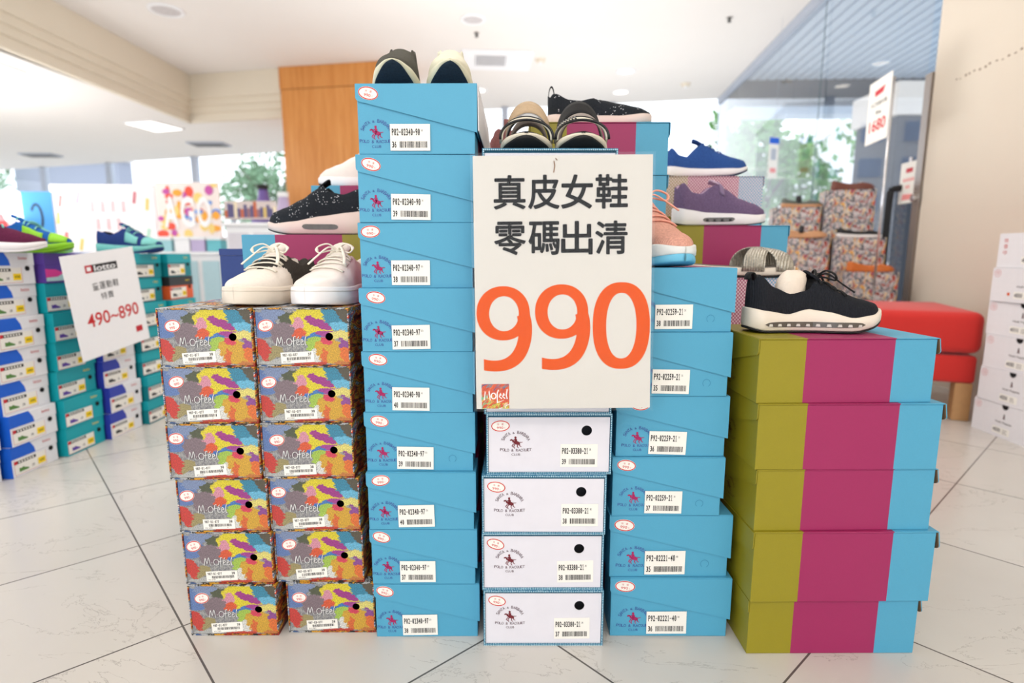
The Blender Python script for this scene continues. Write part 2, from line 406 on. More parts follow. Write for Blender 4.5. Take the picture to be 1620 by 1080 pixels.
# right-hand wall, its closing frame and the glazing beyond
def wall_strip(name, ya, yb, z0, z1, m, th=.10, off=0.0):
    pl = [(wx(ya)+off, ya), (wx(yb)+off, yb), (wx(yb)+off+th, yb), (wx(ya)+off+th, ya)]
    return struct(slab(MB(), pl, z0, z1).build(name, m))
wall_strip('wall_right', -4, 3.20, 0, CEIL, M['wallc'])
_s = MB(); r = random.Random(3); y0 = 3.02
while y0 > 2.3:                                         # a line of old adhesive specks on the wall
    L = r.uniform(.006, .03); z = 1.573+r.uniform(-.004, .004); _s.box(-.0012, .0, y0-L, y0, z, z+r.uniform(.003, .010), 0, 0, 1, False, Matrix.Translation((wx(y0), 0, 0)) ); y0 -= L+r.uniform(.004, .022)
tag(_s.build('adhesive_residue', M['kraft']), 'broken line of dark adhesive residue high on the cream wall', 'residue', None, 'stuff')
wall_strip('door_1', 3.205, 3.262, 0, 1.672, M['steel'], .07, -.012)
t = thing('door_lock', 'round steel lock on the metal door frame at the end of the cream wall', 'lock', (wx(3.225)-.013, 3.225, 1.005), radians(-5.7))
_m = MB(); _m.box(-.004, 0, -.03, .03, -.035, .035, 0, .002); _m.build('lock_plate', M['steel'], t)
_m = MB(); _m.cyl((-.004, 0, 0), .021, -.02, 20, 0, 'x'); _m.cyl((-.024, 0, 0), .012, -.004, 16, 0, 'x'); _m.build('lock_cylinder', M['chrome'], t)
def pane(name, ya, yb, z0, z1, m=None): 
    return struct(MB().add([(wx(ya), ya, z0), (wx(yb), yb, z0), (wx(yb), yb, z1), (wx(ya), ya, z1)], [[0, 1, 2, 3]]).build(name, m or M['glass']))
pane('window_1', 3.264, 3.60, .02, CEIL-.06); pane('window_2', 3.604, 5.2, .02, CEIL-.06); pane('window_3', 5.204, 7.72, .02, CEIL-.06)
wall_strip('trim_3', 3.2, 7.75, CEIL-.07, CEIL-.003, M['alu'], .05, -.03)
wall_strip('trim_4', 3.2, 7.75, 0, .02, M['alu'], .05, -.03)
# far glazing from the right corner to the left end of the shop
FAR = [(2.80, 7.74, CEIL), (1.35, 7.95, CEIL), (-.1, 8.17, CEIL), (-1.2, 8.36, CEIL), (-3.2, 8.66, LOW), (-5.1, 9.25, LOW), (-6.9, 9.85, LOW), (-8.4, 10.3, LOW), (-10.5, 10.95, LOW)]
wn = 4
for (xa, ya, za), (xb, yb, zb) in zip(FAR, FAR[1:]):
    z = min(za, zb)-.004
    struct(MB().add([(xa, ya, .02), (xb, yb, .02), (xb, yb, z), (xa, ya, z)], [[0, 1, 2, 3]]).build('window_%d' % wn, M['glassf'])); wn += 1
tn = 5
for xa, ya, za in FAR:
    _m = MB(); _m.box(xa-.045, xa+.045, ya-.05, ya+.05, 0, za-.004); struct(_m.build('trim_%d' % tn, M['alu'])); tn += 1
# ---- ceiling fittings
def downlight(x, y, on, label, r=.085):
    t = thing('downlight', label, 'ceiling light', (x, y, CEIL), 0, None)
    m = MB(); m.loft([[(R*cos(2*pi*k/24), R*sin(2*pi*k/24), z) for k in range(24)] for R, z in ((r*1.25, -.001), (r*1.22, -.012), (r, -.014), (r*.95, -.002))], 0, True, True, False); m.build('trim_ring', M['white'], t)
    g = MB(); g.cyl((0, 0, -.006), r*.96, .004, 24); g.build('bulb', M['lampon'] if on else M['lampoff'], t)
def emit(name, c, s):
    t = NT(name); t.put(t.p.inputs['Emission Color'], c); t.put(t.p.inputs['Emission Strength'], s); return t.done(c, .5)
M['lampon'] = emit('lit_bulb', rgb(255, 246, 232), 3.0); M['lampoff'] = mat('unlit_reflector', rgb(196, 190, 190), .3, .2, 30); M['panel_on'] = emit('lit_panel', rgb(255, 252, 246), 2.2)
for x, y, on, lab, r in ((-2.93, 5.07, False, 'round recessed downlight in the ceiling above the left bulkhead', .115), (-.345, 5.25, False, 'round recessed downlight, unlit, above the tall blue stack', .09), (1.28, 6.63, True, 'lit round downlight right of the ceiling vent', .088), (1.38, 7.43, True, 'lit small round downlight nearest the far window', .088), (-.42, 7.35, True, 'lit round downlight just right of the tall blue stack', .085)):
    downlight(x, y, on, lab, r)
t = thing('ceiling_vent', 'white air conditioning grille in the ceiling above the big sign', 'vent', (-.19, 6.28, CEIL), radians(4))
m = MB(); m.box(-.34, .40, -.30, .30, -.012, -.001, 0, .003); m.build('cover_plate', M['white'], t)
m = MB(); m.box(-.20, .12, -.16, .14, -.014, -.0122); bk = m.build('grille_back', mat('grey_grille', rgb(74, 70, 78), .7), t)
for k in range(10):
    m = MB(); m.box(-.008, .008, -.16, .14, -.018, -.0142); m.build('slat', M['white'], bk, (-.185+k*.032, 0, 0))
for x, y, lab in ((.302, 6.26, 'small beige smoke detector on the ceiling right of the vent'), (2.1, 7.1, 'small smoke detector on the ceiling near the glass corner')):
    t = thing('smoke_detector', lab, 'smoke detector', (x, y, CEIL)); m = MB(); m.cyl((0, 0, -.03), .045, .03, 20, 0, 'z', .06); m.build('housing', M['beam'], t); m = MB(); m.cyl((0, 0, -.045), .022, .016, 16); m.build('sensor', M['white'], t)
for x, y, lab in ((-.331, 5.556, 'tiny dark sprinkler nozzle below the unlit downlight'), (1.902, 5.222, 'tiny dark sprinkler nozzle near the glass wall')):
    t = thing('sprinkler', lab, 'sprinkler', (x, y, CEIL)); m = MB(); m.cyl((0, 0, -.004), .028, .003, 16); m.build('rosette', M['steel'], t); m = MB(); m.cyl((0, 0, -.03), .010, .027, 12); m.cyl((0, 0, -.034), .018, .003, 12); m.build('nozzle', M['rubber'], t)
for pts, lab in (([(-4.64, 6.92), (-4.23, 6.83), (-4.10, 7.28), (-4.55, 7.42)], 'bright square ceiling panel light behind the bulkhead corner'), ([(-4.75, 4.75), (-4.25, 4.70), (-4.22, 5.12), (-4.72, 5.16)], 'bright ceiling panel light at the left edge of the frame')):
    t = thing('panel_light', lab, 'ceiling light', (pts[0][0], pts[0][1], LOW)); q = [(x-pts[0][0], y-pts[0][1]) for x, y in pts]
    m = MB(); slab(m, q, -.010, -.001); m.build('frame', M['white'], t); cx = sum(p[0] for p in q)/4; cy = sum(p[1] for p in q)/4
    m = MB(); slab(m, [(cx+(x-cx)*.9, cy+(y-cy)*.9) for x, y in q], -.014, -.0102); m.build('diffuser', M['panel_on'], t)
for x, y, lab in ((-7.4, 9.05, 'dark slotted ceiling diffuser at far left above the windows'), (-4.3, 8.2, 'dark slotted ceiling diffuser left of the timber column')):
    t = thing('ceiling_vent', lab, 'vent', (x, y, LOW)); m = MB(); m.box(-.25, .25, -.14, .14, -.02, -.001, 0, .004); m.build('frame', M['alu'], t)
    for k in range(4): m = MB(); m.box(-.22, .22, -.11+k*.058, -.075+k*.058, -.03, -.0205); m.build('slat', mat('grey_slat', rgb(120, 120, 122), .7), t)
# ------------------------------------------------------------------ outside: canopy, tree, buildings, street
M['slatw'] = mat('pale_blue_metal', rgb(204, 224, 244), .5, .04)
M['slatd'] = mat('blue_grey_metal', rgb(96, 132, 172), .6, .05)
t = thing('canopy', 'slatted pale blue canopy ceiling outside the glass with slate beam', 'canopy', (2.6, 5, 0)); t['kind'] = 'structure'
m = MB()
def cp(x, Y): return (x+.0996*(Y-2.1)+2.19-2.6, Y-5)
ya, yb = 1.2, 7.15
m.add([cp(.06, ya)+(2.83,), cp(4.6, ya)+(2.83,), cp(4.6, yb-.2)+(2.83,), cp(.06, yb)+(2.83,)], [[3, 2, 1, 0]]); m.build('soffit', M['slatd'], t)
m = MB()
for k in range(38):
    x = .07+k*.115; e = yb-.045*x
    m.add([cp(x, ya)+(2.79,), cp(x+.085, ya)+(2.79,), cp(x+.085, e)+(2.79,), cp(x, e)+(2.79,), cp(x, ya)+(2.82,), cp(x+.085, ya)+(2.82,), cp(x+.085, e)+(2.82,), cp(x, e)+(2.82,)], [[3, 2, 1, 0], [4, 5, 6, 7], [0, 1, 5, 4], [1, 2, 6, 5], [2, 3, 7, 6], [3, 0, 4, 7]])
m.build('slats', M['slatw'], t)
m = MB(); a, b = cp(.06, 7.17), cp(4.6, 6.96); n = (.0, .30); slab(m, [a, b, (b[0], b[1]+.3), (a[0], a[1]+.3)], 2.50, 2.84); m.build('edge_beam', M['darkbeam'], t)
m = MB(); slab(m, [(a[0], a[1]+.02), (b[0], b[1]+.02), (b[0], b[1]+.28), (a[0], a[1]+.28)], 2.40, 2.499); m.build('beam_underside', M['slatw'], t)
_g = MB(); _g.box(-14, 30, 7.6, 40, -.22, -.12); _g.box(wx(3)+.06, 30, -4, 7.6, -.22, -.12); struct(_g.build('pavement', mat('pale_pavement', rgb(206, 200, 196), .8, .05, 3)))
t = thing('stone_pillar', 'dark slate grey pillar outside behind the glass by the door frame', 'pillar', (4.0, 5.2, -.12)); m = MB(); m.box(-.62, 2.2, -.1, .5, 0, 2.02, 0, .01); m.build('shaft', mat('slate_stone', rgb(46, 54, 68), .5, .25, 40, .2), t)
m = MB(); m.box(-.66, 2.24, -.13, .53, 2.021, 2.30, 0, .01); m.build('pale_band', mat('pale_render', rgb(232, 230, 226), .8, .03), t)
def tree(name, loc, hgt, cr, n, label, seed, leafc, squash=.8):
    t = thing(name, label, 'tree', loc); r = random.Random(seed); m = MB()
    m.tube(sm_path([(0, 0, 0), (.03, .02, hgt*.3), (-.02, .05, hgt*.62)], 5), .05, 8, 0, 1, None, [.07-.003*k for k in range(11)])
    for k in range(7):
        a = k*.9; m.tube([(0, .03, hgt*.5+k*.05), (cr*.35*cos(a), cr*.35*sin(a), hgt*.68+.1*k), (cr*.7*cos(a), cr*.7*sin(a), hgt*.75+.13*k)], .02, 6, 0, 1, None, [.03, .02, .008])
    m.build('trunk', mat('tree_bark', rgb(92, 80, 68), .9, .2, 20, .4), t)
    blobs = [(Vector((r.gauss(0, .45), r.gauss(0, .45), r.gauss(0, .4)*squash)), r.uniform(.22, .45)) for _ in range(22)]
    vs, fs = [], []
    for k in range(n):
        c, R = r.choice(blobs); d = Vector((r.gauss(0, 1), r.gauss(0, 1), r.gauss(0, 1))).normalized()*R*r.uniform(.5, 1.05)
        p = (c+d)*cr+Vector((0, 0, hgt*.8)); s = r.uniform(.05, .10)*cr**.5; u = Vector((r.gauss(0, 1), r.gauss(0, 1), r.gauss(0, 1))).normalized(); w = u.cross(Vector((r.gauss(0, 1), r.gauss(0, 1), r.gauss(0, 1)))).normalized()
        i = len(vs); vs += [p+u*s, p+w*s*.5, p-u*s, p-w*s*.5]; fs.append([i, i+1, i+2, i+3])
    MB().add(vs, fs).build('foliage', leafc, t); return t
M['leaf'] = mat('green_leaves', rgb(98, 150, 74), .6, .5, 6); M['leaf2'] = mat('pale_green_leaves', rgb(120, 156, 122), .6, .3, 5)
tree('street_tree', (5.5, 12.4, -.12), 3.2, 1.8, 5600, 'leafy green street tree outside, seen through the glass right of the sneakers', 3, M['leaf'])
tree('street_tree', (6.1, 16.2, -.12), 2.6, 1.3, 2200, 'smaller green tree outside, left of the big street tree', 9, M['leaf'])
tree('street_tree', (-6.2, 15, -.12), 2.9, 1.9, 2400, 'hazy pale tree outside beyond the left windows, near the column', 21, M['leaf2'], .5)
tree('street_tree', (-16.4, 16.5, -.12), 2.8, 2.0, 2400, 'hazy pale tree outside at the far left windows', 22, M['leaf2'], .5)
def building(loc, w, d, h, c, label, wins, wc=(150, 160, 180)):
    t = thing('building', label, 'building', loc); m = MB(); m.box(-w/2, w/2, 0, d, 0, h); m.build('wall', mat('building_wall', rgb(*c), .8, .03, 2), t)
    wm = mat('building_glass', rgb(*wc), .3, .1, 3)
    for x0, x1, z0, z1 in wins: m = MB(); m.box(x0, x1, -.06, -.001, z0, z1, 0, .01); m.build('window', wm, t)
    m = MB(); m.box(-w/2-.1, w/2+.1, -.15, d, h, h+.15); m.build('parapet', M['white'], t); return t
building((12.2, 17.5, -.12), 3.2, 4, 6.5, (236, 236, 238), 'white building outside to the right of the big street tree', [(-1.2, -.2, 1, 2.2), (.3, 1.3, 1, 2.2)], (190, 200, 214))
building((8.2, 19, -.12), 3.4, 4, 1.75, (228, 196, 186), 'low pinkish building outside behind the street tree', [(-1.2, -.4, .5, 1.2), (.2, 1.2, .5, 1.2)], (236, 226, 224))
building((-5.6, 24, -.12), 7, 5, 6.5, (240, 240, 244), 'white building with windows far beyond the left glazing', [(-3+1.5*k, -2.2+1.5*k, 1.2+1.3*j, 1.9+1.3*j) for k in range(4) for j in range(4)], (170, 190, 226))
building((-13.2, 17, -.12), 3.1, .6, 3.6, (150, 156, 172), 'grey building block seen through the upper left windows', [(-1.2, -.2, 1.0, 1.8)], (136, 142, 160))
def mofeel_panel(Wd, H):
    t = NT('painted_panel'); o = t.obj(); u0, y, v0 = t.xyz(o)
    cmb = t.new('CombineXYZ'); t.put(cmb.inputs[0], t.math('DIVIDE', t.math('ADD', u0, Wd/2), Wd)); t.put(cmb.inputs[1], t.math('DIVIDE', v0, H))
    uv = cmb.outputs[0]
    n = t.noise(uv, 5.5, 6, .72); off = t.new('VectorMath', operation='SUBTRACT'); t.l.new(n.outputs['Color'], off.inputs[0]); off.inputs[1].default_value = (.5, .5, .5)
    sc = t.new('VectorMath', operation='SCALE'); t.l.new(off.outputs[0], sc.inputs[0]); sc.inputs['Scale'].default_value = .27
    ad = t.new('VectorMath', operation='ADD'); t.l.new(uv, ad.inputs[0]); t.l.new(sc.outputs[0], ad.inputs[1]); w = ad.outputs[0]
    n2 = t.noise(t.mapping(uv, (26, 9, 1), (0, 0, .6)), 1.6, 4, .7)
    c = t.ramp(n2.outputs[0], [(.3, rgb(88, 90, 100)), (.45, rgb(140, 140, 145)), (.6, rgb(182, 182, 178)), (.75, rgb(120, 112, 112))])
    B = [(.07, .72, .16, .22, 0, (92, 128, 190)), (.2, .9, .14, .1, 0, (130, 150, 190)), (.29, .58, .13, .2, 0, (132, 112, 122)), (.17, .22, .09, .16, -.5, (166, 152, 98)),
         (.07, .3, .07, .19, .15, (212, 40, 30)), (.37, .85, .11, .1, .45, (70, 80, 50)), (.63, .78, .25, .27, 0, (236, 218, 10)), (.45, .74, .06, .13, -.3, (228, 150, 172)),
         (.46, .58, .08, .11, 0, (232, 82, 22)), (.6, .50, .13, .06, .5, (40, 118, 198)), (.62, .36, .09, .15, 0, (170, 206, 70)), (.68, .74, .17, .07, -.75, (166, 24, 140)),
         (.80, .54, .14, .05, -.3, (170, 40, 150)), (.88, .86, .15, .24, .25, (20, 138, 172)), (.91, .68, .12, .07, -.5, (100, 190, 225)), (.96, .92, .1, .19, .2, (78, 70, 50)), (.9, .53, .13, .07, 0, (240, 226, 120)),
         (.80, .25, .17, .24, .3, (224, 172, 26)), (.73, .44, .06, .06, 0, (226, 44, 84)), (.72, .16, .04, .17, 0, (232, 104, 24)), (.95, .38, .06, .1, 0, (146, 60, 152)), (.97, .2, .08, .15, .4, (238, 112, 18)),
         (.63, .15, .035, .14, .2, (235, 235, 230)), (.56, .04, .2, .055, 0, (204, 48, 26)), (.2, .05, .18, .07, 0, (190, 192, 190)), (.9, .04, .1, .05, 0, (205, 120, 40))]
    for cx, cy, rx, ry, a, col in B:
        q = t.mapping(w, (rx, ry, 1), (0, 0, a), (cx, cy, 0), 'TEXTURE')
        ln = t.new('VectorMath', operation='LENGTH'); t.l.new(q, ln.inputs[0])
        c = t.mix(t.math('LESS_THAN', ln.outputs['Value'], 1.0), c, rgb(*col))
    f = t.noise(t.mapping(uv, (70, 22, 1), (0, 0, -.7)), 1.8, 4, .7)
    c = t.mix(.85, c, t.ramp(f.outputs[0], [(.30, (.12, .12, .12, 1)), (.45, (.62, .62, .62, 1)), (.56, (.9, .9, .9, 1)), (.72, (1.5, 1.5, 1.5, 1))]), 'MULTIPLY'); c = t.mix(.16, c, rgb(128, 122, 116))
    t.bump(f.outputs[0], .25, .0008)
    return t.done(c, .5)
MW, MH = .158, .0985
M['mof'] = mofeel_panel(MW, MH)
def sleeve_mat():
    t = NT('painted_sleeve'); o = t.obj(); q = t.mapping(o, (9, 7, 26), (0, 0, 0)); n = t.noise(q, 1.3, 5, .7, .8)
    P = [(0, (70, 24, 14)), (.34, (26, 26, 30)), (.41, (150, 40, 22)), (.46, (205, 150, 40)), (.5, (52, 50, 46)), (.54, (176, 176, 176)), (.58, (60, 88, 130)), (.62, (214, 70, 30)), (.66, (230, 222, 205)), (.71, (90, 60, 110))]
    c = t.ramp(n.outputs[0], [(p, rgb(*k)) for p, k in P], 'CONSTANT')
    return t.done(c, .5)
M['sleeve'] = sleeve_mat()
def rack_mat():
    t = NT('painted_long_side'); o = t.obj(); q = t.mapping(o, (14, 14, 7), (0, 0, 0)); n = t.noise(q, 2.2, 5, .65, .6)
    P = [(0, (40, 40, 50)), (.36, (170, 60, 40)), (.41, (216, 212, 212)), (.46, (66, 64, 72)), (.51, (140, 140, 150)), (.545, (230, 220, 212)), (.58, (225, 186, 60)), (.61, (200, 66, 46)), (.645, (70, 90, 140)), (.68, (60, 60, 66)), (.73, (225, 225, 225))]
    c = t.ramp(n.outputs[0], [(p, rgb(*k)) for p, k in P], 'CONSTANT')
    return t.done(c, .5)
M['rackside'] = rack_mat()
def dotted():
    t = NT('dotted_teal_sleeve'); o = t.obj(); v = t.new('TexVoronoi'); t.l.new(o, v.inputs['Vector']); v.inputs['Scale'].default_value = 330; v.inputs['Randomness'].default_value = .15
    d = t.math('LESS_THAN', v.outputs['Distance'], .34)
    return t.done(t.mix(d, rgb(38, 112, 145), rgb(190, 220, 228)), .5)
M['dotted'] = dotted()
M['whitepanel'] = mat('white_panel', rgb(222, 219, 226), .5, .04, 25, .05)

# ------------------------------------------------------------------ printed graphics shared by the boxes
def code_text(mb, s, x0, z0, cw, ch, y, mi, slash=True):
    for i, ch_ in enumerate(s):
        x = x0+i*cw
        if ch_ == '-': mb.flat(rect2(x+cw*.08, x+cw*.85, z0+ch*.42, z0+ch*.55), y, mi); continue
        if ch_ == '1': mb.flat(rect2(x+cw*.40, x+cw*.60, z0, z0+ch), y, mi); mb.flat(stroke2([(x+cw*.20, z0+ch*.76), (x+cw*.42, z0+ch*.97)], cw*.15), y, mi); mb.flat(rect2(x+cw*.22, x+cw*.80, z0, z0+ch*.09), y, mi); continue
        g = fit(text2d(ch_, .02), x+cw*.06, x+cw*.82, z0, z0+ch); mb.flat(g, y, mi); mb.flat(([(p+cw*.07, q) for p, q in g[0]], g[1]), y-.00003, mi)
        if ch_ == '0' and slash: mb.flat(stroke2([(x+cw*.24, z0+ch*.2), (x+cw*.7, z0+ch*.8)], cw*.12), y, mi)
def bars(mb, x0, x1, z0, z1, y, mi, seed):
    r = random.Random(seed); x = x0
    while x < x1:
        w = r.choice((.0004, .0006, .0009, .0013)); mb.flat(rect2(x, min(x+w, x1), z0, z1), y, mi); x += w + r.choice((.0004, .0005, .0009))
def label_mesh(code, size, sup, seed):       # origin = lower left corner, 63 x 40 mm
    mb = MB(); w, h = .0625, .040
    mb.box(0, w, -.0004, 0, 0, h, 0)
    code_text(mb, code, .0025, .0228, .0037, .0105, -.0005, 1)
    if sup: mb.flat(fit(text2d(sup), .0482, .0514, .0285, .0322), -.0005, 1)
    code_text(mb, size, .0025, .0045, .0037, .0095, -.0005, 1)
    bars(mb, .0145, .058, .0045, .0140, -.0005, 1, seed)
    return mb.mesh('barcode_label', [M['paper'], M['ink']])
def sticker_mesh():
    mb = MB(); v, f = oval2(0, 0, .0158, .0098)
    mb.prism(v, -.0005, 0, 0)
    mb.flat(ring2(0, 0, .0154, .0094, .0015), -.0007, 1)
    mb.flat(fit(text2d('特'), -.0052, -.0022, .0012, .0046), -.0007, 2); mb.flat(fit(text2d('價'), .0018, .0050, .0012, .0046), -.0007, 2)
    mb.flat(fit(text2d('990', .012), -.0062, .0046, -.0052, -.0008), -.0007, 2); mb.flat(fit(text2d('元'), .0060, .0080, -.0046, -.0022), -.0007, 2)
    return mb.mesh('price_sticker', [M['paper'], M['redink'], M['emb_pink']])
M['emb_pink'] = mat('faded_red_ink', rgb(212, 96, 92), .6)
def emblem_mesh(mr, mt):
    mb = MB(); y = -.0003
    s = 'SANTA & BARBARA'; n = len(s)
    for i, c in enumerate(s):
        if c == ' ': continue
        a = radians(158 - 136*i/(n-1)); R = .0205; hgt = .0034 if c == '&' else .0054; wd = .0037
        t = fit(text2d(c), -wd/2, wd/2, 0, hgt); t = rot2(t, a-pi/2); t = ([(p[0]+R*cos(a), p[1]+R*sin(a)*.86) for p in t[0]], t[1])
        mb.flat(t, y, 1)
    s = 'POLO & RACQUET'; n = len(s)
    for i, c in enumerate(s):
        if c == ' ': continue
        k = (i-(n-1)/2)/((n-1)/2); x = k*.0245; z = -.0135-.0012*(1-k*k)+.0012
        mb.flat(fit(text2d(c), x-.0019, x+.0019, z, z+.0048), y, 1)
    mb.flat(fit(text2d('CLUB'), -.0072, .0072, -.0205, -.0165), y, 1)
    K = .00086; P = lambda pts: mb.flat(poly2([(a*K, b*K) for a, b in pts]), y-.0001, 0)
    mb.flat(([(x+.001, z) for x, z in rot2(oval2(0, .0019, .0058, .0031, 16), -.25)[0]], [list(range(16))]), y-.0001, 0)        # barrel
    P([(-6, 2), (-3, 6), (-7.5, 9.5), (-8.5, 9)]); P([(-7.5, 9.8), (-6, 7.5), (-10.5, 6), (-12, 7), (-11, 8.8)])                 # neck, head
    for leg in ([(-5, 1), (-3.5, 0), (-7, -4), (-4.5, -7), (-5.2, -7.6), (-8.6, -4)], [(-3, -.5), (-1, -.5), (-3.5, -5), (-1.8, -9.5), (-2.8, -9.8), (-5, -5)],
                [(3, -1), (5.5, -.5), (3.4, -5), (5.6, -8.5), (4.6, -9), (1.8, -5)], [(5.5, .5), (7.8, 1.5), (8.2, -3.6), (11, -5.6), (10.3, -6.6), (6.6, -4)]): P(leg)
    P([(7, 4), (8, 2.5), (12.5, 3), (13.8, 4.2), (11, 4)])                                                                         # tail
    P([(-2.5, 4.5), (2.6, 4.5), (2.2, 9.5), (-.5, 11), (-3, 9.5)]); mb.flat(oval2(-.0007, .0110, .0019, .0021, 12), y-.0001, 0)  # rider
    P([(-2.6, 9.6), (-1.8, 8.4), (-5.8, 6.6), (-6.2, 7.4)]); P([(-.5, 5), (1.5, 5), (-.5, -.5), (-2, -.2)])
    return mb.mesh('emblem', [mr, mt])
EMB_B = emblem_mesh(M['emb_red'], M['emb_blue']); EMB_W = emblem_mesh(M['emb_dark'], M['emb_grey']); EMB_O = emblem_mesh(M['emb_olive'], M['emb_olive'])
STICK = sticker_mesh()
_mb = MB(); _mb.flat(ring2(0, 0, .0065, .0065, .0005, 24, radians(-60), radians(230)), -.0004, 0); TAB = _mb.mesh('thumb_tab', M['slit'])

# ------------------------------------------------------------------ striped flip-lid box (blue end, magenta middle, olive end)
BW, BH = .188, .105
def striped_parts(m, tilt=0.0):
    b = MB(); b.box(-BW/2+.002, BW/2-.004, .0015, BOX_L-.0015, 0, BH-.002, 0, .0006)
    l = MB(); l.box(-BW/2, BW/2, 0, BOX_L, BH-.0016, BH, 0, .0004)
    h = BH; fl = [(-BW/2, h-.001), (-BW/2, .80*h)] + [(-BW/2+.014*(1-cos(a)), .80*h-.0075*sin(a)) for a in (.4, .8, 1.2, 1.5)] + [(BW/2, .305*h), (BW/2, h-.001)]
    T = Matrix.Translation((0, 0, h)) @ Matrix.Rotation(-tilt, 4, 'X') @ Matrix.Translation((0, 0, -h))
    l.prism(fl, -.0014, 0, 0, T); l.prism(fl, BOX_L, BOX_L+.0014, 0)
    l.box(BW/2-.0014, BW/2, 0, BOX_L, .305*h, h-.0008, 0)
    if tilt:
        k = MB(); k.prism(fl, .0001, .0012, 0, T); return b.mesh('body', m), l.mesh('lid', m), k.mesh('lid_lining', M['kraft'])
    return b.mesh('body', m), l.mesh('lid', m), None
SP = striped_parts(M['stripe']); SPT = striped_parts(M['stripe'], .16); SPL = striped_parts(M['lattice'])
def striped_box(loc, rz, label, group, parts=SP, scale=(1, 1, 1), olive_logo=False, name='shoe_box'):
    t = thing(name, label, 'shoe box', loc, rz, group, scale)
    put('body', parts[0], t); l = put('lid', parts[1], t)
    if parts[2]: put('lid_lining', parts[2], l)
    if olive_logo: put('emblem', EMB_O, t, (.01, BOX_L+.0003, .034), (0, 0, pi))
    return t
def blue_front(t, code, size, sup, seed, tab=False, sj=0, lx=-.044, ex=-.064):
    r = random.Random(seed)
    put('price_sticker', STICK, t, (-BW/2+.022+r.uniform(-.003, .006)+sj, -.0016, BH*.865+r.uniform(-.002, .001)), (0, r.uniform(-.12, .3), 0))
    put('barcode_label', label_mesh(code, size, sup, seed), t, (lx+r.uniform(-.003, .004), -.0001, .0035+r.uniform(0, .002)), (0, r.uniform(-.02, .03), 0))
    put('emblem', EMB_B, t, (ex, .0013, .030))
    if tab: put('thumb_tab', TAB, t, (.055, .0013, .022))

# ---------- tall blue stack left of the sign
NC = 9; HC = .1047
C_X = [-.244, -.246, -.248, -.249, -.250, -.251, -.250, -.249, -.246]
C_T = [('P02-02340-90', '36', '米'), ('P02-02340-90', '39', '米'), ('P02-02340-97', '38', '白'), ('P02-02340-97', '37', '白'), ('P02-02340-90', '40', '米'), ('P02-02340-97', '39', '白'), ('P02-02340-97', '40', '白'), ('P02-02340-97', '37', '白'), ('P02-02340-97', '38', '白')]
for i in range(NC):
    z = (NC-1-i)*HC + (.0005 if i < NC-1 else 0)
    t = striped_box((C_X[i]+BW/2+(.002 if i == 0 else 0), .906+(.003*((i*7) % 3-1)), z), radians((-.6, .5, -.3, .4, -.4, .2, .3, -.2, .4)[i]),
                    'blue shoe box, size %s, %s of tall stack left of the sign' % (C_T[i][1], ORD[i]), 'blue boxes in the tall stack left of the sign', scale=(1, 1, HC/BH*.998))
    blue_front(t, *C_T[i], seed=100+i, tab=(i == 5))
    if i == 0:
        _m = MB(); _m.add([(BW/2+.0006, 0, BH-.001), (BW/2+.0006, BOX_L, BH-.001), (BW/2+.012, BOX_L, .002), (BW/2+.0014, .0, .33*BH), (BW/2+.0018, 0, BH-.001), (BW/2+.0018, BOX_L, BH-.001), (BW/2+.0132, BOX_L, .002), (BW/2+.0026, .0, .33*BH)], [[3, 2, 1, 0], [4, 5, 6, 7], [0, 1, 5, 4], [1, 2, 6, 5], [2, 3, 7, 6], [3, 0, 4, 7]])
        _o = _m.build('side_flap', M['white_card'], t); _o['label'] = 'white inner side flap hanging open'
# ---------- blue stack right of the white boxes
E_Z = [.555, .446, .339, .232, .115, 0]; E_H = [.106, .109, .107, .107, .117, .115]
E_X = [(.181, .368), (.178, .366), (.176, .369), (.172, .366), (.171, .387), (.175, .391)]
E_T = [('P92-02259-21', '38', '灰'), ('P92-02259-21', '35', '灰'), ('P92-02259-21', '36', '灰'), ('P92-02259-21', '37', '灰'), ('P92-02221-40', '35', '綠'), ('P92-02221-40', '36', '綠')]
for i in range(6):
    a, b = E_X[i]
    t = striped_box(((a+b)/2, .9128-(.003 if i % 2 else 0), E_Z[i]+.0003), radians((.4, -.3, .3, -.2, .3, -.3)[i]),
                    'blue shoe box, size %s, %s of blue stack right of white boxes' % (E_T[i][1], ORD[i]), 'blue boxes right of the white boxes', scale=((b-a)/BW, 1, E_H[i]/BH*.998))
    blue_front(t, *E_T[i], seed=200+i, tab=(i in (0, 1, 3, 4)), sj=(0, 0, .014, .004, 0, 0)[i], lx=-.036, ex=-.056)
# ---------- striped stack at the right, long side to the camera
F_Z = [.447, .336, .229, .102, 0]; F_H = [.105, .111, .107, .127, .102]; F_X0 = [.386, .393, .398, .400, .4035]; F_LN = [.288, .300, .297, .306, .292]
for i in range(5):
    s = F_LN[i]/BOX_L
    striped_box((F_X0[i]+F_LN[i], .863+BW/2+(.004, -.002, .002, -.003, .003)[i], F_Z[i]+.0003), pi/2+radians((1.6, .5, 1.0, .6, .3)[i]),
                'olive, magenta and blue striped box, %s in stack below black laced sneaker' % ORD[i], 'striped boxes in the right front stack', SPT, (1, s, F_H[i]/BH*.998), True)
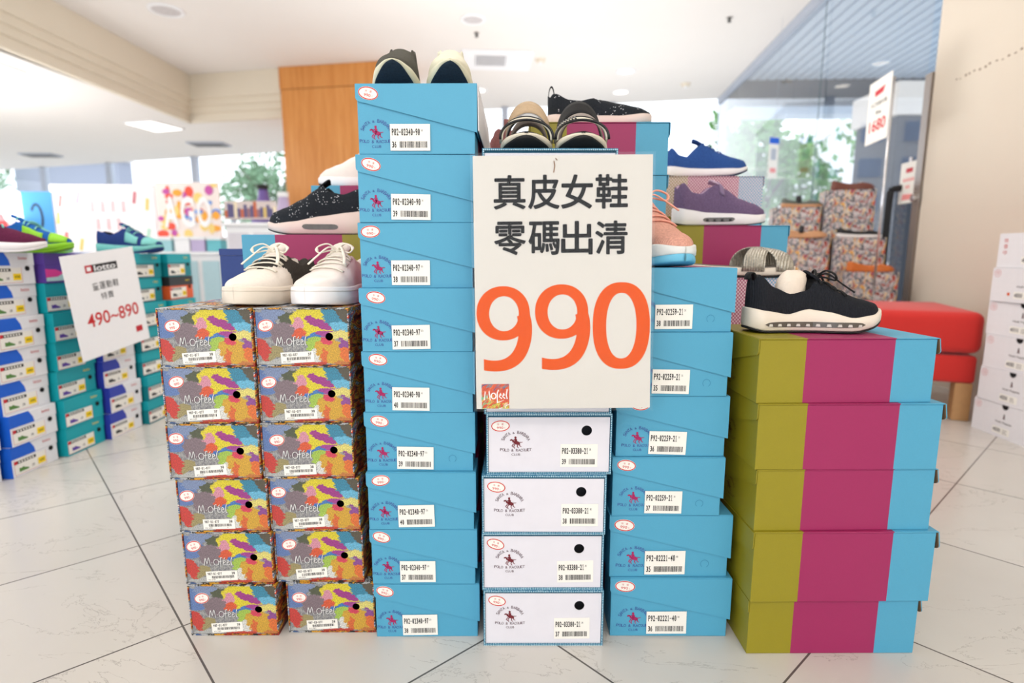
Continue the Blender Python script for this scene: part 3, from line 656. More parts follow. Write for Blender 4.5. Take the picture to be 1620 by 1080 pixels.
# ---------- rows behind the front: stacks that carry the shoes on show
def long_stack(n, top, x0, Y, blue_right, what, topparts=SP, ln=BOX_L):
    h = top/n
    for k in range(n):
        p = topparts if k == n-1 else SP
        loc = (x0+ln, Y+BW/2, k*h+.0003) if blue_right else (x0, Y+BW/2, k*h+.0003)
        lab = ('shoe box ' + what) if k == n-1 else 'striped shoe box lower in the stack ' + what.split(', ')[-1]
        o = striped_box(loc, pi/2 if blue_right else -pi/2, lab, None if k == n-1 else 'striped boxes lower down ' + what.split(', ')[-1], p, (1, ln/BOX_L, h/BH*.998))
long_stack(7, .726, -.585, 1.222, False, 'striped blue, magenta and olive, under black sneaker at left')
long_stack(8, .854, -.50, 1.425, False, 'with blue and magenta stripes, under white shoe behind tall blue stack')
long_stack(8, .870, -.275, 1.225, True, 'striped in magenta, behind the sandals and tall blue stack')
long_stack(9, .958, .037, 1.219, True, 'with magenta and blue end, under the black slip-on behind the sandals')
long_stack(6, .632, .348, 1.235, True, 'with pink lattice print, under the silver slide sandal', SPL, .262)
long_stack(7, .757, .410, 1.435, True, 'striped olive, magenta, blue, under the purple sneaker')
long_stack(8, .905, .423, 1.63, True, 'with white lattice over stripes, under the blue sneaker', SPL)

# ------------------------------------------------------------------ drawer-style boxes (sleeve + inset front panel with finger hole)
def panel_with_hole(w, h, hx, hz, r, th=.0012):
    bm = bmesh.new(); n = 20
    o = [bm.verts.new((x, 0, z)) for x, z in ((0, 0), (w, 0), (w, h), (0, h))]
    c = [bm.verts.new((hx+r*cos(2*pi*k/n), 0, hz+r*sin(2*pi*k/n))) for k in range(n)]
    es = [bm.edges.new((o[i], o[(i+1) % 4])) for i in range(4)] + [bm.edges.new((c[i], c[(i+1) % n])) for i in range(n)]
    bmesh.ops.triangle_fill(bm, edges=es, use_beauty=True)
    for f in [f for f in bm.faces if (f.calc_center_median()-Vector((hx, 0, hz))).length < r*.8]: bm.faces.remove(f)
    g = bmesh.ops.extrude_face_region(bm, geom=bm.faces[:])
    for v in [x for x in g['geom'] if isinstance(x, bmesh.types.BMVert)]: v.co.y += th
    bmesh.ops.recalc_face_normals(bm, faces=bm.faces[:]); bm.verts.index_update()
    vs = [v.co.copy() for v in bm.verts]; fs = [[v.index for v in f.verts] for f in bm.faces]; bm.free()
    return vs, fs
def sleeve_mesh(w, h, L, b, m):
    mb = MB()
    mb.box(-w/2, w/2, 0, L, 0, b, 0); mb.box(-w/2, w/2, 0, L, h-b, h, 0)
    mb.box(-w/2, -w/2+b, 0, L, b, h-b, 0); mb.box(w/2-b, w/2, 0, L, b, h-b, 0); mb.box(-w/2+b, w/2-b, L-.002, L, b, h-b, 0)
    return mb.mesh('sleeve', m)
ML = .275
MS = sleeve_mesh(MW, MH, ML, .0022, M['sleeve'])
MP = MB().add(*panel_with_hole(MW-.0052, MH-.0052, MW*.785-.0026, MH*.51-.0026, .0066), 0, False, Matrix.Translation((-MW/2+.0026, .0012, .0026))).mesh('front_panel', M['mof'])
_d = MB(); _d.box(-MW/2+.004, MW/2-.004, .045, .2, .004, MH-.004); MI = _d.mesh('inner_tray', M['dark'])
M['logo_w'] = mat('white_lettering', rgb(240, 240, 238), .5); M['logo_k'] = mat('lettering_outline', rgb(50, 48, 55), .6)
def mofeel_logo(wd=.052, hg=.016):
    mb = MB()
    S_ = [[(.0, .05), (.05, .95), (.10, .25), (.17, 1.0), (.21, .02)], [(.265, .30), (.275, .42)],
          [(.42+.085*cos(a), .42+.36*sin(a)) for a in [pi*.5+2*pi*k/18 for k in range(19)]],
          [(.64, .95), (.585, .98), (.565, .6), (.56, -.12)], [(.515, .5), (.64, .56)],
          [(.655, .38), (.735, .44), (.72, .64), (.675, .6), (.665, .25), (.70, .08), (.765, .16)],
          [(.70, .82), (.74, .98)],
          [(.785, .38), (.865, .44), (.85, .64), (.805, .6), (.795, .25), (.83, .08), (.895, .16)],
          [(.975, 1.0), (.94, .7), (.935, .3), (.95, .05), (.985, .1)]]
    for s in S_:
        p = [(q.x*wd, q.y*hg) for q in sm_path([(a, b, 0) for a, b in s], 4)] if len(s) > 2 else [(a*wd, b*hg) for a, b in s]
        mb.flat(stroke2([(a+.0005, b-.0005) for a, b in p], .0017, .0014), -.0002, 1); mb.flat(stroke2(p, .0010, .0008), -.0003, 0)
    return mb.mesh('brand_lettering', [M['logo_w'], M['logo_k']])
MLOGO = mofeel_logo()
def small_label(code, size, seed):
    mb = MB(); w, h = .056, .0185; mb.box(0, w, -.0004, 0, 0, h, 0)
    code_text(mb, code, .003, .0115, .0026, .0048, -.0005, 1, False); code_text(mb, size, .046, .0115, .0032, .0048, -.0005, 1, False)
    bars(mb, .010, .05, .0048, .0098, -.0005, 1, seed)
    mb.flat(fit(text2d('¥2,580'), .003, .016, .0012, .0036), -.0005, 1); mb.flat(fit(text2d('*'), .042, .044, .0015, .0036), -.0005, 1)
    return mb.mesh('barcode_label', [M['paper'], M['ink']])
A_X = [-.590, -.592, -.592, -.586, -.584, -.581]; B_X = [-.4305, -.4325, -.4325, -.4265, -.4245, -.4075]
A_S = ['38', '37', '38', '38', '38', '38']; B_S = ['37', '38', '38', '38', '38', '38']
for nm, XS, D, SZ, code, side in (('A', A_X, .9145, A_S, '987-01-077', 'outer left'), ('B', B_X, .9214, B_S, '987-03-077', 'inner left')):
    for i in range(6):
        r = random.Random(i*3+ord(nm))
        t = thing('shoe_box', 'paint-splash patterned shoe box with finger hole, %s in the %s patterned stack' % (ORD[i], side), 'shoe box',
                  (XS[i]+MW/2, D+r.uniform(-.003, .003), (5-i)*.0992+.0003), radians(r.uniform(-.4, .4)), 'paint-splash boxes in the front stacks')
        put('sleeve', MS, t); p = put('front_panel', MP, t); put('inner_tray', MI, t)
        put('brand_lettering', MLOGO, t, (-.044, .001, MH*.345), (0, -.02, 0))
        put('price_sticker', STICK, t, (-MW/2+.019+r.uniform(-.003, .008), .001, MH*.70+r.uniform(-.003, .004)), (0, r.uniform(-.35, .0), 0), (.85, 1, 1.05))
        put('barcode_label', small_label(code, SZ[i], 300+i+(50 if nm == 'B' else 0)), t, (-.044+r.uniform(-.003, .008), .001, .0045), (0, r.uniform(-.09, -.02), 0))
# ---------- white boxes in the middle, sign in front of them
DW, DH, DL = .210, .1055, .29
DS = sleeve_mesh(DW, DH, DL, .0030, M['dotted'])
DP = MB().add(*panel_with_hole(DW-.0076, DH-.0105, DW*.80-.004, DH*.71-.003, .0088), 0, False, Matrix.Translation((-DW/2+.0038, .0022, .0036))).mesh('front_panel', M['whitepanel'])
_d = MB(); _d.box(-DW/2+.005, DW/2-.005, .03, .2, .005, DH-.012); DI = _d.mesh('inner_tray', mat('grey_tray', rgb(60, 60, 64), .8))
_d = MB(); _d.box(-DW/2+.003, DW/2-.003, .004, .006, DH-.0075, DH-.003); DT = _d.mesh('inner_edge', mat('teal_edge', rgb(30, 92, 118), .7))
D_X = [-.046]*4 + [-.043, -.051, -.052, -.050]; D_T = ['38', '37', '38', '39', '39', '38', '38', '37']
for i in range(8):
    t = thing('shoe_box', ('white fronted shoe box, size %s, %s below the big sign' % (D_T[i], ('uppermost', 'second', 'third', 'bottom one')[i-4]) if i > 3 else 'white fronted shoe box with teal edges, behind the big price sign'),
              'shoe box', (D_X[i]+DW/2, .8864+(.003, -.002, .002, 0)[i % 4], (7-i)*.1055+.0003), radians((.3, -.3, .2, 0)[i % 4]), 'white boxes of the middle stack')
    put('sleeve', DS, t); put('front_panel', DP, t); put('inner_tray', DI, t); put('inner_edge', DT, t)
    if i >= 4:
        r = random.Random(i+5)
        put('price_sticker', STICK, t, (-DW/2+.024+r.uniform(-.003, .003), .002, DH*.80+r.uniform(-.002, .002)), (0, r.uniform(-.1, .35), 0))
        put('emblem', EMB_W, t, (-DW/2+.048+r.uniform(-.002, .002), .002, DH*.50))
        put('barcode_label', label_mesh('P02-03380-21', D_T[i], '黑', 400+i), t, (.024+r.uniform(-.005, .008), .002, .012+r.uniform(-.002, .003)), (0, r.uniform(-.02, .01), 0))
# ------------------------------------------------------------------ the big laminated price sign
M['signpaper'] = mat('sign_paper', rgb(208, 204, 197), .5, .02, 12)
M['orange'] = mat('orange_print', rgb(216, 82, 8), .7, .05, 90, spec=.1); M['charcoal'] = mat('charcoal_print', rgb(34, 33, 33), .8, spec=.1)
def film_mat():
    t = NT('laminate_film'); out = t.n['Material Output']; tr = t.new('BsdfTransparent'); gl = t.new('BsdfGlossy'); gl.inputs['Roughness'].default_value = .12
    n = t.noise(t.obj(), 9, 2); b = t.new('Bump'); b.inputs['Strength'].default_value = .15; b.inputs['Distance'].default_value = .01; t.l.new(n.outputs[0], b.inputs['Height']); t.l.new(b.outputs[0], gl.inputs['Normal'])
    mx = t.new('MixShader'); t.l.new(t.sheen2(.25), mx.inputs[0]); t.l.new(tr.outputs[0], mx.inputs[1]); t.l.new(gl.outputs[0], mx.inputs[2])
    t.l.new(mx.outputs[0], out.inputs['Surface']); return t.m
M['film'] = film_mat()
def mini_art(mb, x0, x1, z0, z1, y, mi0, seed, mats):
    r = random.Random(seed); mb.flat(rect2(x0, x1, z0, z1), y, mi0)
    for k in range(130):
        cx = r.uniform(x0, x1); cz = r.uniform(z0, z1); a = r.uniform(.3, 1.1); L = r.uniform(.002, .007)
        p = [(min(x1, max(x0, cx+s*L*cos(a))), min(z1, max(z0, cz+s*L*sin(a)))) for s in (-1, 0, 1)]
        if abs(p[0][0]-p[2][0]) < 1e-4 or abs(p[0][1]-p[2][1]) < 1e-4: continue
        u = (cz-z0)/(z1-z0); v = (cx-x0)/(x1-x0)
        c = r.choice(mats[0] if (u < .3) else mats[1] if u < .85 else mats[2]) if v > .35 or u > .5 else r.choice(mats[3])
        mb.flat(stroke2(p, .0014, .0005), y-.0001-.000001*k, c)
SW, SH = .2805, .396
def big_sign():
    t = thing('price_sign', 'large white laminated sign with black Chinese lettering and orange 990', 'sign', (.0805, .846, .4395), 0, None, None, (-.062, radians(-.55), 0))
    mb = MB(); mb.box(-SW/2+.004, SW/2-.004, 0, .0006, .004, SH-.004, 0)
    X = lambda u: -SW/2+u*SW; Z = lambda v: SH*(1-v); y = -.0003
    for row, (v0, v1) in (('真皮女鞋', (.083, .212)), ('零碼出清', (.258, .386))):
        for c, (u0, u1) in zip(row, ((.125, .298), (.312, .482), (.490, .662), (.676, .852))):
            bold(mb, fit(text2d(c, 0, 4), X(u0)+.0008, X(u1)-.0008, Z(v1)+.0008, Z(v0)-.0008), y, 1, .0010)
    for c, (u0, u1), (v0, v1) in (('9', (.022, .332), (.505, .840)), ('9', (.345, .654), (.500, .836)), ('0', (.664, .980), (.494, .834))):
        g = big_digit(c, X(u0), X(u1), Z(v1), Z(v0)); mb.flat((g[0], g[1][:48] if c == '9' else g[1]), y, 2)
        if c == '9': mb.flat((g[0], g[1][48:]), y-.00012, 2)
    mini_art(mb, X(.045), X(.198), Z(.988), Z(.890), y, 3, 5, ((4, 5, 6), (3, 3, 7, 8), (9, 10, 3), (5, 11, 11)))
    p = [(-.33, -.1), (-.3, .28), (-.24, -.02), (-.18, .3), (-.15, -.1)]; cx, cz = X(.12), Z(.945); s = .05
    for st in (p, [(-.05+.07*cos(a), .08+.12*sin(a)) for a in [2*pi*k/14 for k in range(15)]], [(.10, .34), (.06, .2), (.06, -.2)], [(.12, .08), (.18, .12), (.16, .2), (.12, .05), (.2, -.04)], [(.22, .08), (.28, .12), (.26, .2), (.22, .05), (.3, -.04)], [(.36, .36), (.33, .1), (.36, -.05)]):
        mb.flat(stroke2([(cx+a*s*1.05, cz+b*s*.75) for a, b in st], .0017), y-.0006, 12)
    C = [(205, 80, 45), (120, 165, 70), (205, 200, 80), (235, 235, 225), (225, 120, 60), (170, 60, 50), (40, 80, 130), (60, 130, 150), (110, 180, 130)]
    ms = [M['signpaper'], M['charcoal'], M['orange']] + [mat('art_ink', rgb(*c), .5) for c in C] + [M['logo_w']]
    mb.build('printed_sheet', ms, t)
    f = MB(); f.box(-SW/2, SW/2, -.0014, -.0011, 0, SH, 0); f.box(-SW/2, SW/2, .0011, .0014, 0, SH, 0); f.build('laminate_pouch', M['film'], t)
    k = MB(); k.flat(stroke2([(X(.452), Z(.032)), (X(.456), Z(.05)), (X(.45), Z(.075))], .0016), -.0015, 0); k.flat(stroke2([(X(.46), Z(.022)), (X(.47), Z(.03))], .0012), -.0015, 0)
    k.build('scratch', mat('scratch_brown', rgb(140, 110, 90), .8), t)
def big_digit(c, x0, x1, z0, z1):
    # built in a 100 x 120 cell from two outlines joined as quads
    def oval(cx, cz, rx, rz, n, a0, a1, e=2.25):
        o = []
        for k in range(n+1):
            a = a0+(a1-a0)*k/n; co, si = cos(a), sin(a)
            o.append((cx+rx*abs(co)**(2/e)*(1 if co > 0 else -1), cz+rz*abs(si)**(2/e)*(1 if si > 0 else -1)))
        return o
    if c == '0':
        a = oval(50, 60, 50, 60, 56, 0, 2*pi, 2.35); b = oval(50, 60, 26.5, 45.5, 56, 0, 2*pi, 2.2)
    else:
        # ring of the nine
        a = oval(47.5, 82, 47.5, 38, 48, 0, 2*pi, 2.1); b = oval(49, 81.5, 26.5, 24.5, 48, 0, 2*pi, 2.05)
    n = len(a); vs = [p for q in zip(a, b) for p in q]; fs = [[2*k, 2*k+2, 2*k+3, 2*k+1] for k in range(n-1)]
    if c == '9':
        out = bez([(95, 80), (101, 66), (100, 46), (92, 30), (82, 9), (60, 0), (34, 0), (26, 0), (18, .6), (12, 2)], 14)
        inn = bez([(72, 78), (75, 66), (76.5, 56), (73, 44), (67, 24), (52, 15.5), (32, 15.5), (25, 15.5), (17, 16.5), (12, 18)], 14)
        o = len(vs); vs += [p for q in zip(out, inn) for p in q]; m = len(out)
        fs += [[o+2*k+1, o+2*k+3, o+2*k+2, o+2*k][::-1] for k in range(m-1)]
    t = ([(x0+(p[0])*(x1-x0)/100, z0+p[1]*(z1-z0)/120) for p in vs], fs)
    f2 = []
    for f in t[1]:                                       # all faces toward the reader
        A = sum(t[0][f[i]][0]*t[0][f[(i+1) % 4]][1]-t[0][f[(i+1) % 4]][0]*t[0][f[i]][1] for i in range(4)); f2.append(f if A > 0 else f[::-1])
    return t[0], f2
big_sign()

# ------------------------------------------------------------------ shoes
HW = [(0, .0285), (.1, .0325), (.3, .0305), (.45, .0325), (.62, .042), (.74, .0445), (.87, .040), (1, .031)]
def half(t, wide=1.0, toe=.16, heel=.10):
    w = interp(HW, t)*wide
    if t < heel: w *= sqrt(max(0, 1-((heel-t)/heel)**2))**.9
    if t > 1-toe: w *= sqrt(max(0, 1-((t-1+toe)/toe)**2))**.9
    return max(w, .0006)
def stations(n): return [.5*(1-cos(pi*i/n)) for i in range(n+1)]
class Shoe:
    """heel at x=0, toe at x=L, y across, z up"""
    def __init__(s, L=.24, sole=[(0, .036), (.25, .032), (.5, .028), (.8, .022), (1, .026)], spring=.016, heelup=.006, collar=[(0, .082), (.1, .076), (.25, .060), (.38, .066), (.5, .086)],
                 top=[(0, .082), (.46, .090), (.6, .070), (.75, .055), (.9, .046), (1, .036)], throat=(.40, .52), wide=1.0, flare=.004, toe=.16):
        s.L, s.sole, s.spring, s.heelup, s.collar, s.top, s.th, s.wide, s.flare, s.toe = L, sole, spring, heelup, collar, top, throat, wide, flare, toe
    def zb(s, t): return s.spring*max(0, (t-.70)/.30)**1.8 + s.heelup*max(0, (.14-t)/.14)**2
    def zs(s, t): return max(interp(s.sole, t), s.zb(t)+.004)
    def hw(s, t): return half(t, s.wide, s.toe)*s.L/.24
    def cy(s, t): return .004*sin(pi*t*1.6)
    def sole_part(s, mb, lo, hi, mi=0, n=44, ex=0):
        rings = []
        for t in stations(n):
            w = s.hw(t)+s.flare*min(1, s.hw(t)/.012)+ex; x = t*(s.L+.006)-.003; c = s.cy(t); b = s.zb(t); z = s.zs(t)
            z0, z1 = b+lo(t, b, z), b+hi(t, b, z); r = min(.0022, (z1-z0)*.3); m = (z0+z1)/2
            prof = [(-w+.003, z0), (w-.003, z0), (w-.0005, z0+r), (w, m), (w-.0012, z1-r), (w-.0035, z1), (-w+.0035, z1), (-w+.0012, z1-r), (-w, m), (-w+.0005, z0+r)]
            k = min(1, w/.006); rings.append([(x, c+y*(k if abs(y) > w-.004 else 1), zz) for y, zz in prof])
        return mb.loft(rings)
    def closed_pt(s, t, a, lift=0):
        W_ = s.hw(t)-.0005; b = s.zs(t)-.004; h = max(.004, interp(s.top, t)-b); ca, sa = cos(a), sin(a)
        return Vector((t*s.L, s.cy(t)+(W_+lift)*(abs(ca)**.8)*(1 if ca > 0 else -1), b+(h+lift)*max(0, sa)**.78))
    def upper(s, n=52, quarter=None):
        mb = MB(); N = 35; rings = []; op = []; st = stations(n)
        for t in st:
            o = sstep(.012, .05, t)*(1-sstep(s.th[0], s.th[1], t)); op.append(o)
            W_ = s.hw(t)-.0005; b = s.zs(t)-.004; zc = interp(s.collar, t); ring = []
            ci = min(W_, max(.016*s.wide, W_*.80)); ins = b+.008
            for j in range(N):
                a = pi*j/(N-1); pc = s.closed_pt(t, a)
                k = j if j <= N//2 else N-1-j; sg = 1 if j <= N//2 else -1
                if k <= 9:
                    q = k/9; y = W_+(ci-W_)*q**1.6+.002*sin(pi*q); z = b+(zc-b)*q
                elif k == 10: y, z = ci-.0018, zc+.0022
                elif k == 11: y, z = ci-.0042, zc+.0008
                elif k <= 15: q = (k-11)/4; y = ci-.0046; z = zc+(ins-zc)*q
                else: y = (ci-.0046)*(17-k)/2.0; z = ins
                po = Vector((t*s.L, s.cy(t)+sg*y, z)); ring.append(pc.lerp(po, o))
            rings.append(ring)
        def mif(i, j):
            k = j if j < N//2 else N-2-j
            if op[i] > .35 and k >= 11: return 1
            return 2 if quarter and st[i] < quarter+.011*k else 0
        mb.loft(rings, 0, True, False, False, None, mif); return mb
    def side(s, t, z, off=.001):
        w = s.hw(t)+s.flare*min(1, s.hw(t)/.012)
        return Vector((t*(s.L+.006)-.003, s.cy(t)-w-off, z))
def shoe_root(kind, label, cat, loc, rz, L, group=None, pitch=0, mirror=False):
    t = thing(kind, label, cat, loc, rz, group)
    if mirror: t.scale = (1, -1, 1)
    return t
def std_sole(S_, t, mid, out, outh=.004, name='midsole'):
    m = MB(); S_.sole_part(m, lambda t, b, z: outh-.0003, lambda t, b, z: z-b); m.build(name, mid, t)
    if out:
        o = MB(); S_.sole_part(o, lambda t, b, z: 0, lambda t, b, z: outh, ex=-.0006); o.build('outsole', out, t)
def air_window(S_, t, a, b, z0, z1, glass, post, n=9, posts=True):
    for sg in (1, -1):
        w = MB(); rings = []
        for k in range(29):
            u = k/28; tt = a+(b-a)*u; e = max(.04, sqrt(max(0, 1-(2*u-1)**8))); m = (z0+z1)/2+.004*max(0, u-.8)
            p = S_.side(tt, m-(z1-z0)/2*e, .0008); q = S_.side(tt, m+(z1-z0)/2*e, .0006)
            if sg < 0: p.y = 2*S_.cy(tt)-p.y; q.y = 2*S_.cy(tt)-q.y
            c = .004*sg
            rings.append([tuple(p), tuple(q), (q.x, q.y+c, q.z), (p.x, p.y+c, p.z)])
        w.loft(rings, 0, False); o = w.build('air_window', glass, t)
        if sg < 0 or not posts: continue
        for k in range(n):
            g = MB(); tt = a+(b-a)*(k+.6)/(n+.2); d = .006/S_.L*.55; zz0, zz1 = z0+.0015, z0+(z1-z0)*.62
            P = [S_.side(tt-d, zz0, .0016), S_.side(tt+d, zz0, .0016), S_.side(tt+d*.7, zz1, .0016), S_.side(tt-d*.7, zz1, .0016)]
            Q = [Vector((p.x, p.y+.002*sg, p.z)) for p in P]
            g.add(P+Q, [[0, 1, 2, 3], [7, 6, 5, 4], [0, 4, 5, 1], [1, 5, 6, 2], [2, 6, 7, 3], [3, 7, 4, 0]])
            g.build('cushion_post', post, o)
def lace_set(S_, t, m, ts, r=.0022, bow=True, flat=.6, spread=(.30, .70), bows=1.0):
    mb = MB()
    for i, tt in enumerate(ts):
        p = [S_.closed_pt(tt+.012*(k-4)/4*(1 if i % 2 else -1), pi*(spread[0]+(spread[1]-spread[0])*k/8), .0028) for k in range(9)]; mb.tube(p, r, 6, 0, flat)
    if bow:
        tt = ts[0]; c = S_.closed_pt(tt, pi/2, .006); b = bows
        for sg in (1, -1):
            mb.tube(sm_path([c, c+Vector((.006, sg*.016*b, .012*b)), c+Vector((.012, sg*.034*b, .006*b)), c+Vector((.016, sg*.030*b, -.004)), c+Vector((.008, sg*.012*b, 0)), c], 5), r*.95, 6, 0, flat)
            mb.tube(sm_path([c, c+Vector((.012, sg*.012, .006)), c+Vector((.03, sg*.026*b, -.010)), c+Vector((.048, sg*.034*b, -.024))], 5), r*.9, 6, 0, flat)
        mb.ball(c, .005, .006, .004, 8, 6)
    return mb.build('laces', m, t)
def tongue(S_, t, m, a, b, h, w=.017):
    p0 = S_.closed_pt(b, pi/2); p1 = Vector((a*S_.L, S_.cy(a), h))
    def P(u, v):
        y = (v-.5)*2; q = p0.lerp(p1, u); return (q.x-.004*sin(pi*u)+.003*y*y, q.y+y*w*(.8+.2*u), q.z+.004*sin(pi*u)-.007*y*y)
    return MB().plate(P, 6, 6, .004).build('tongue', m, t)
def pull_loop(S_, t, m, h, z, w=.0075, x=.002, th=.0016):
    c = Vector((x, 0, z))
    def P(u, v):
        a = -pi*.55+u*pi*1.55; return (c.x-.002-.010*sin(u*pi)*.6*cos(0), (v-.5)*2*w, c.z+h*sin(u*pi)) if False else (c.x+.0065*cos(pi*u)-.002, (v-.5)*2*w, c.z+h*sin(pi*u))
    return MB().plate(P, 12, 2, th).build('heel_loop', m, t)
# ---- black laced sneaker on the right front stack
S1 = Shoe(L=.223, sole=[(0, .042), (.12, .037), (.28, .031), (.42, .040), (.55, .036), (.72, .026), (.88, .031), (1, .040)], spring=.020, heelup=.007, collar=[(0, .092), (.06, .093), (.16, .074), (.30, .062), (.42, .068), (.5, .090)],
          top=[(0, .092), (.46, .094), (.55, .084), (.70, .066), (.86, .055), (.95, .050), (1, .040)], throat=(.43, .50), wide=.95)
t = shoe_root('sneaker', 'black knit laced sneaker with cushioned white sole on top of the striped right stack', 'shoe', (.400, .944, .5528), radians(2), .236)
S1.upper().build('upper', [M['blackknit'], M['liningb']], t); std_sole(S1, t, M['eva'], M['rubber'], .004)
air_window(S1, t, .10, .80, .010, .019, M['airglass'], M['silverp'], 10)
lace_set(S1, t, M['blackweb'], [.53, .58, .63, .68], .0024, True, .7, (.30, .70), .95); tongue(S1, t, M['blackknit'], .44, .56, .102)
pull_loop(S1, t, M['blackweb'], .012, .088, .009, .006)
_m = MB()
_m.plate(lambda u, v: tuple(Vector((.0045-.004*sin(pi*u)+.012*u*u, (v-.5)*.017, .040+.056*u))), 8, 2, .0022); _m.build('heel_tape', M['blackweb'], t)
t = thing('paper_stuffing', 'crumpled white tissue paper ball inside the black laced sneaker', 'paper', (.474, .946, .612), radians(8))
def crumple(u, v): return 0
_m = MB(); r = random.Random(4); rings = []
for i in range(1, 12):
    a = pi*i/12
    rings.append([(.026*sin(a)**.6*cos(2*pi*j/20)*(1+.05*r.uniform(-1, 1))-.004*cos(a), .0165*sin(a)**.6*sin(2*pi*j/20)*(1+.06*r.uniform(-1, 1)), .018-.027*cos(a)+.0012*r.uniform(-1, 1)) for j in range(20)])
_m.loft(rings); _m.build('crumpled_tissue', mat('tissue_paper', rgb(226, 212, 196), .5, .10, 90, .7), t)

# ---- silver slide sandal
def slide(loc, rz, label):
    t = thing('slide_sandal', label, 'sandal', loc, rz); Z = Shoe(L=.245, sole=[(0, .030), (.3, .025), (.6, .021), (1, .026)], spring=.012, wide=1.0)
    std_sole(Z, t, M['eva'], M['rubber'], .005); m = MB(); Z.sole_part(m, lambda t, b, z: z-b-.001, lambda t, b, z: z-b+.0025, ex=-.004); m.build('footbed', mat('grey_footbed', rgb(120, 112, 104), .8), t)
    sm = NT('silver_beaded'); o = sm.obj(); wv = sm.new('TexWave'); sm.l.new(sm.mapping(o, (1, 1, 1), (0, 0, .6)), wv.inputs['Vector']); wv.inputs['Scale'].default_value = 60; n = sm.noise(o, 300, 2)
    sm.bump(sm.math('ADD', wv.outputs['Fac'], n.outputs[0]), .8, .002); sm.put(sm.p.inputs['Metallic'], .55); silver = sm.done(sm.mix(n.outputs[0], rgb(120, 112, 98), rgb(232, 226, 212)), .38)
    for i, (xa, xb) in enumerate(((.142, .212), (.212, .142))):
        def P(u, v, xa=xa, xb=xb, i=i):
            a = pi*u; x = xa+(xb-xa)*(1-cos(a))/2+(v-.5)*.046*(1-.1*sin(a)); tt = x/.245; w = Z.hw(tt)+.0045+(.0012*i)
            return (x, Z.cy(tt)-w*cos(a), .014+(.052-.16*max(0, x-.17)+.0016*i)*sin(a)**.75)
        MB().plate(P, 20, 6, .0026).build('cross_strap', silver, t)
    return t
slide((.395, 1.290, .6325), radians(-2), 'silver beaded cross-strap slide sandal on the pink lattice box')

# ---- purple sneaker
M['purple'] = knit('mauve_knit', rgb(112, 92, 124), .85); M['mauvel'] = mat('pale_mauve_lining', rgb(196, 168, 190), .9)
S2 = Shoe(L=.232, sole=[(0, .046), (.15, .040), (.35, .033), (.6, .030), (.85, .026), (1, .030)], spring=.010, collar=[(0, .100), (.08, .106), (.18, .082), (.28, .078), (.40, .098), (.5, .112)], top=[(0, .1), (.46, .112), (.56, .094), (.70, .070), (.85, .058), (1, .042)], throat=(.40, .50))
t = shoe_root('sneaker', 'mauve knit slip-on sneaker with white cushioned sole, on striped box right of sign', 'shoe', (.424, 1.49, .7578), radians(-1), .23)
S2.upper().build('upper', [M['purple'], M['mauvel']], t); std_sole(S2, t, M['evaw'], M['rubber'], .002); air_window(S2, t, .30, .62, .009, .020, M['airglass'], M['rubber'], 4)
tongue(S2, t, M['mauvel'], .39, .5, .117, .02)
_m = MB(); _m.plate(lambda u, v: tuple(S2.closed_pt(.47+.05*v, pi*(.18+.64*u), .002)), 14, 3, .002); _m.build('instep_band', mat('mauve_band', rgb(132, 112, 142), .8), t)
# ---- blue running sneaker
M['bluek'] = knit('blue_mesh', rgb(48, 84, 150), .8)
S3 = Shoe(L=.236, sole=[(0, .034), (.3, .027), (.6, .024), (.85, .024), (1, .034)], spring=.022, collar=[(0, .082), (.06, .083), (.16, .062), (.26, .058), (.36, .078), (.5, .1)], top=[(0, .08), (.40, .105), (.5, .094), (.64, .074), (.8, .060), (.94, .052), (1, .040)], throat=(.33, .43))
t = shoe_root('sneaker', 'royal blue mesh running sneaker with white sole on the white lattice box', 'shoe', (.452, 1.70, .9058), radians(-1), .236)
S3.upper().build('upper', [M['bluek'], M['bluek']], t); std_sole(S3, t, M['evaw'], mat('navy_outsole', rgb(40, 50, 84), .7), .005)
tongue(S3, t, M['bluek'], .33, .46, .112, .016); lace_set(S3, t, M['bluek'], [.46, .52, .58, .64], .002, False)
# ---- black slip-on with heel loop, top of the middle stack behind the sandals
S4 = Shoe(L=.228, sole=[(0, .030), (.4, .027), (.7, .022), (1, .030)], spring=.012, collar=[(0, .074), (.08, .072), (.2, .060), (.32, .058), (.42, .062), (.5, .066)], top=[(0, .074), (.44, .070), (.52, .064), (.7, .054), (.86, .046), (1, .036)], throat=(.43, .49))
t = shoe_root('sneaker', 'black sparkly knit slip-on with heel loop, on top of the middle rear stack', 'shoe', (.080, 1.31, .9588), radians(-2), .228)
S4.upper().build('upper', [M['glitter'], M['liningb']], t); std_sole(S4, t, M['pinkeva'], mat('pale_blue_outsole', rgb(150, 190, 205), .7), .004); pull_loop(S4, t, M['blackweb'], .026, .068, .005, .010)
# ---- dusty rose shoe pointing away behind the sandals
M['rose'] = knit('dusty_rose_mesh', rgb(140, 92, 92), .85)
t = shoe_root('sneaker', 'dusty rose sneaker heel with loop, peeking out left of the sandals', 'shoe', (-.010, 1.245, .8708), radians(97), .22)
S5 = Shoe(L=.225); S5.upper().build('upper', [M['rose'], M['rose']], t); std_sole(S5, t, M['eva'], M['eva'], .004); pull_loop(S5, t, M['rose'], .022, .078, .006, .010)
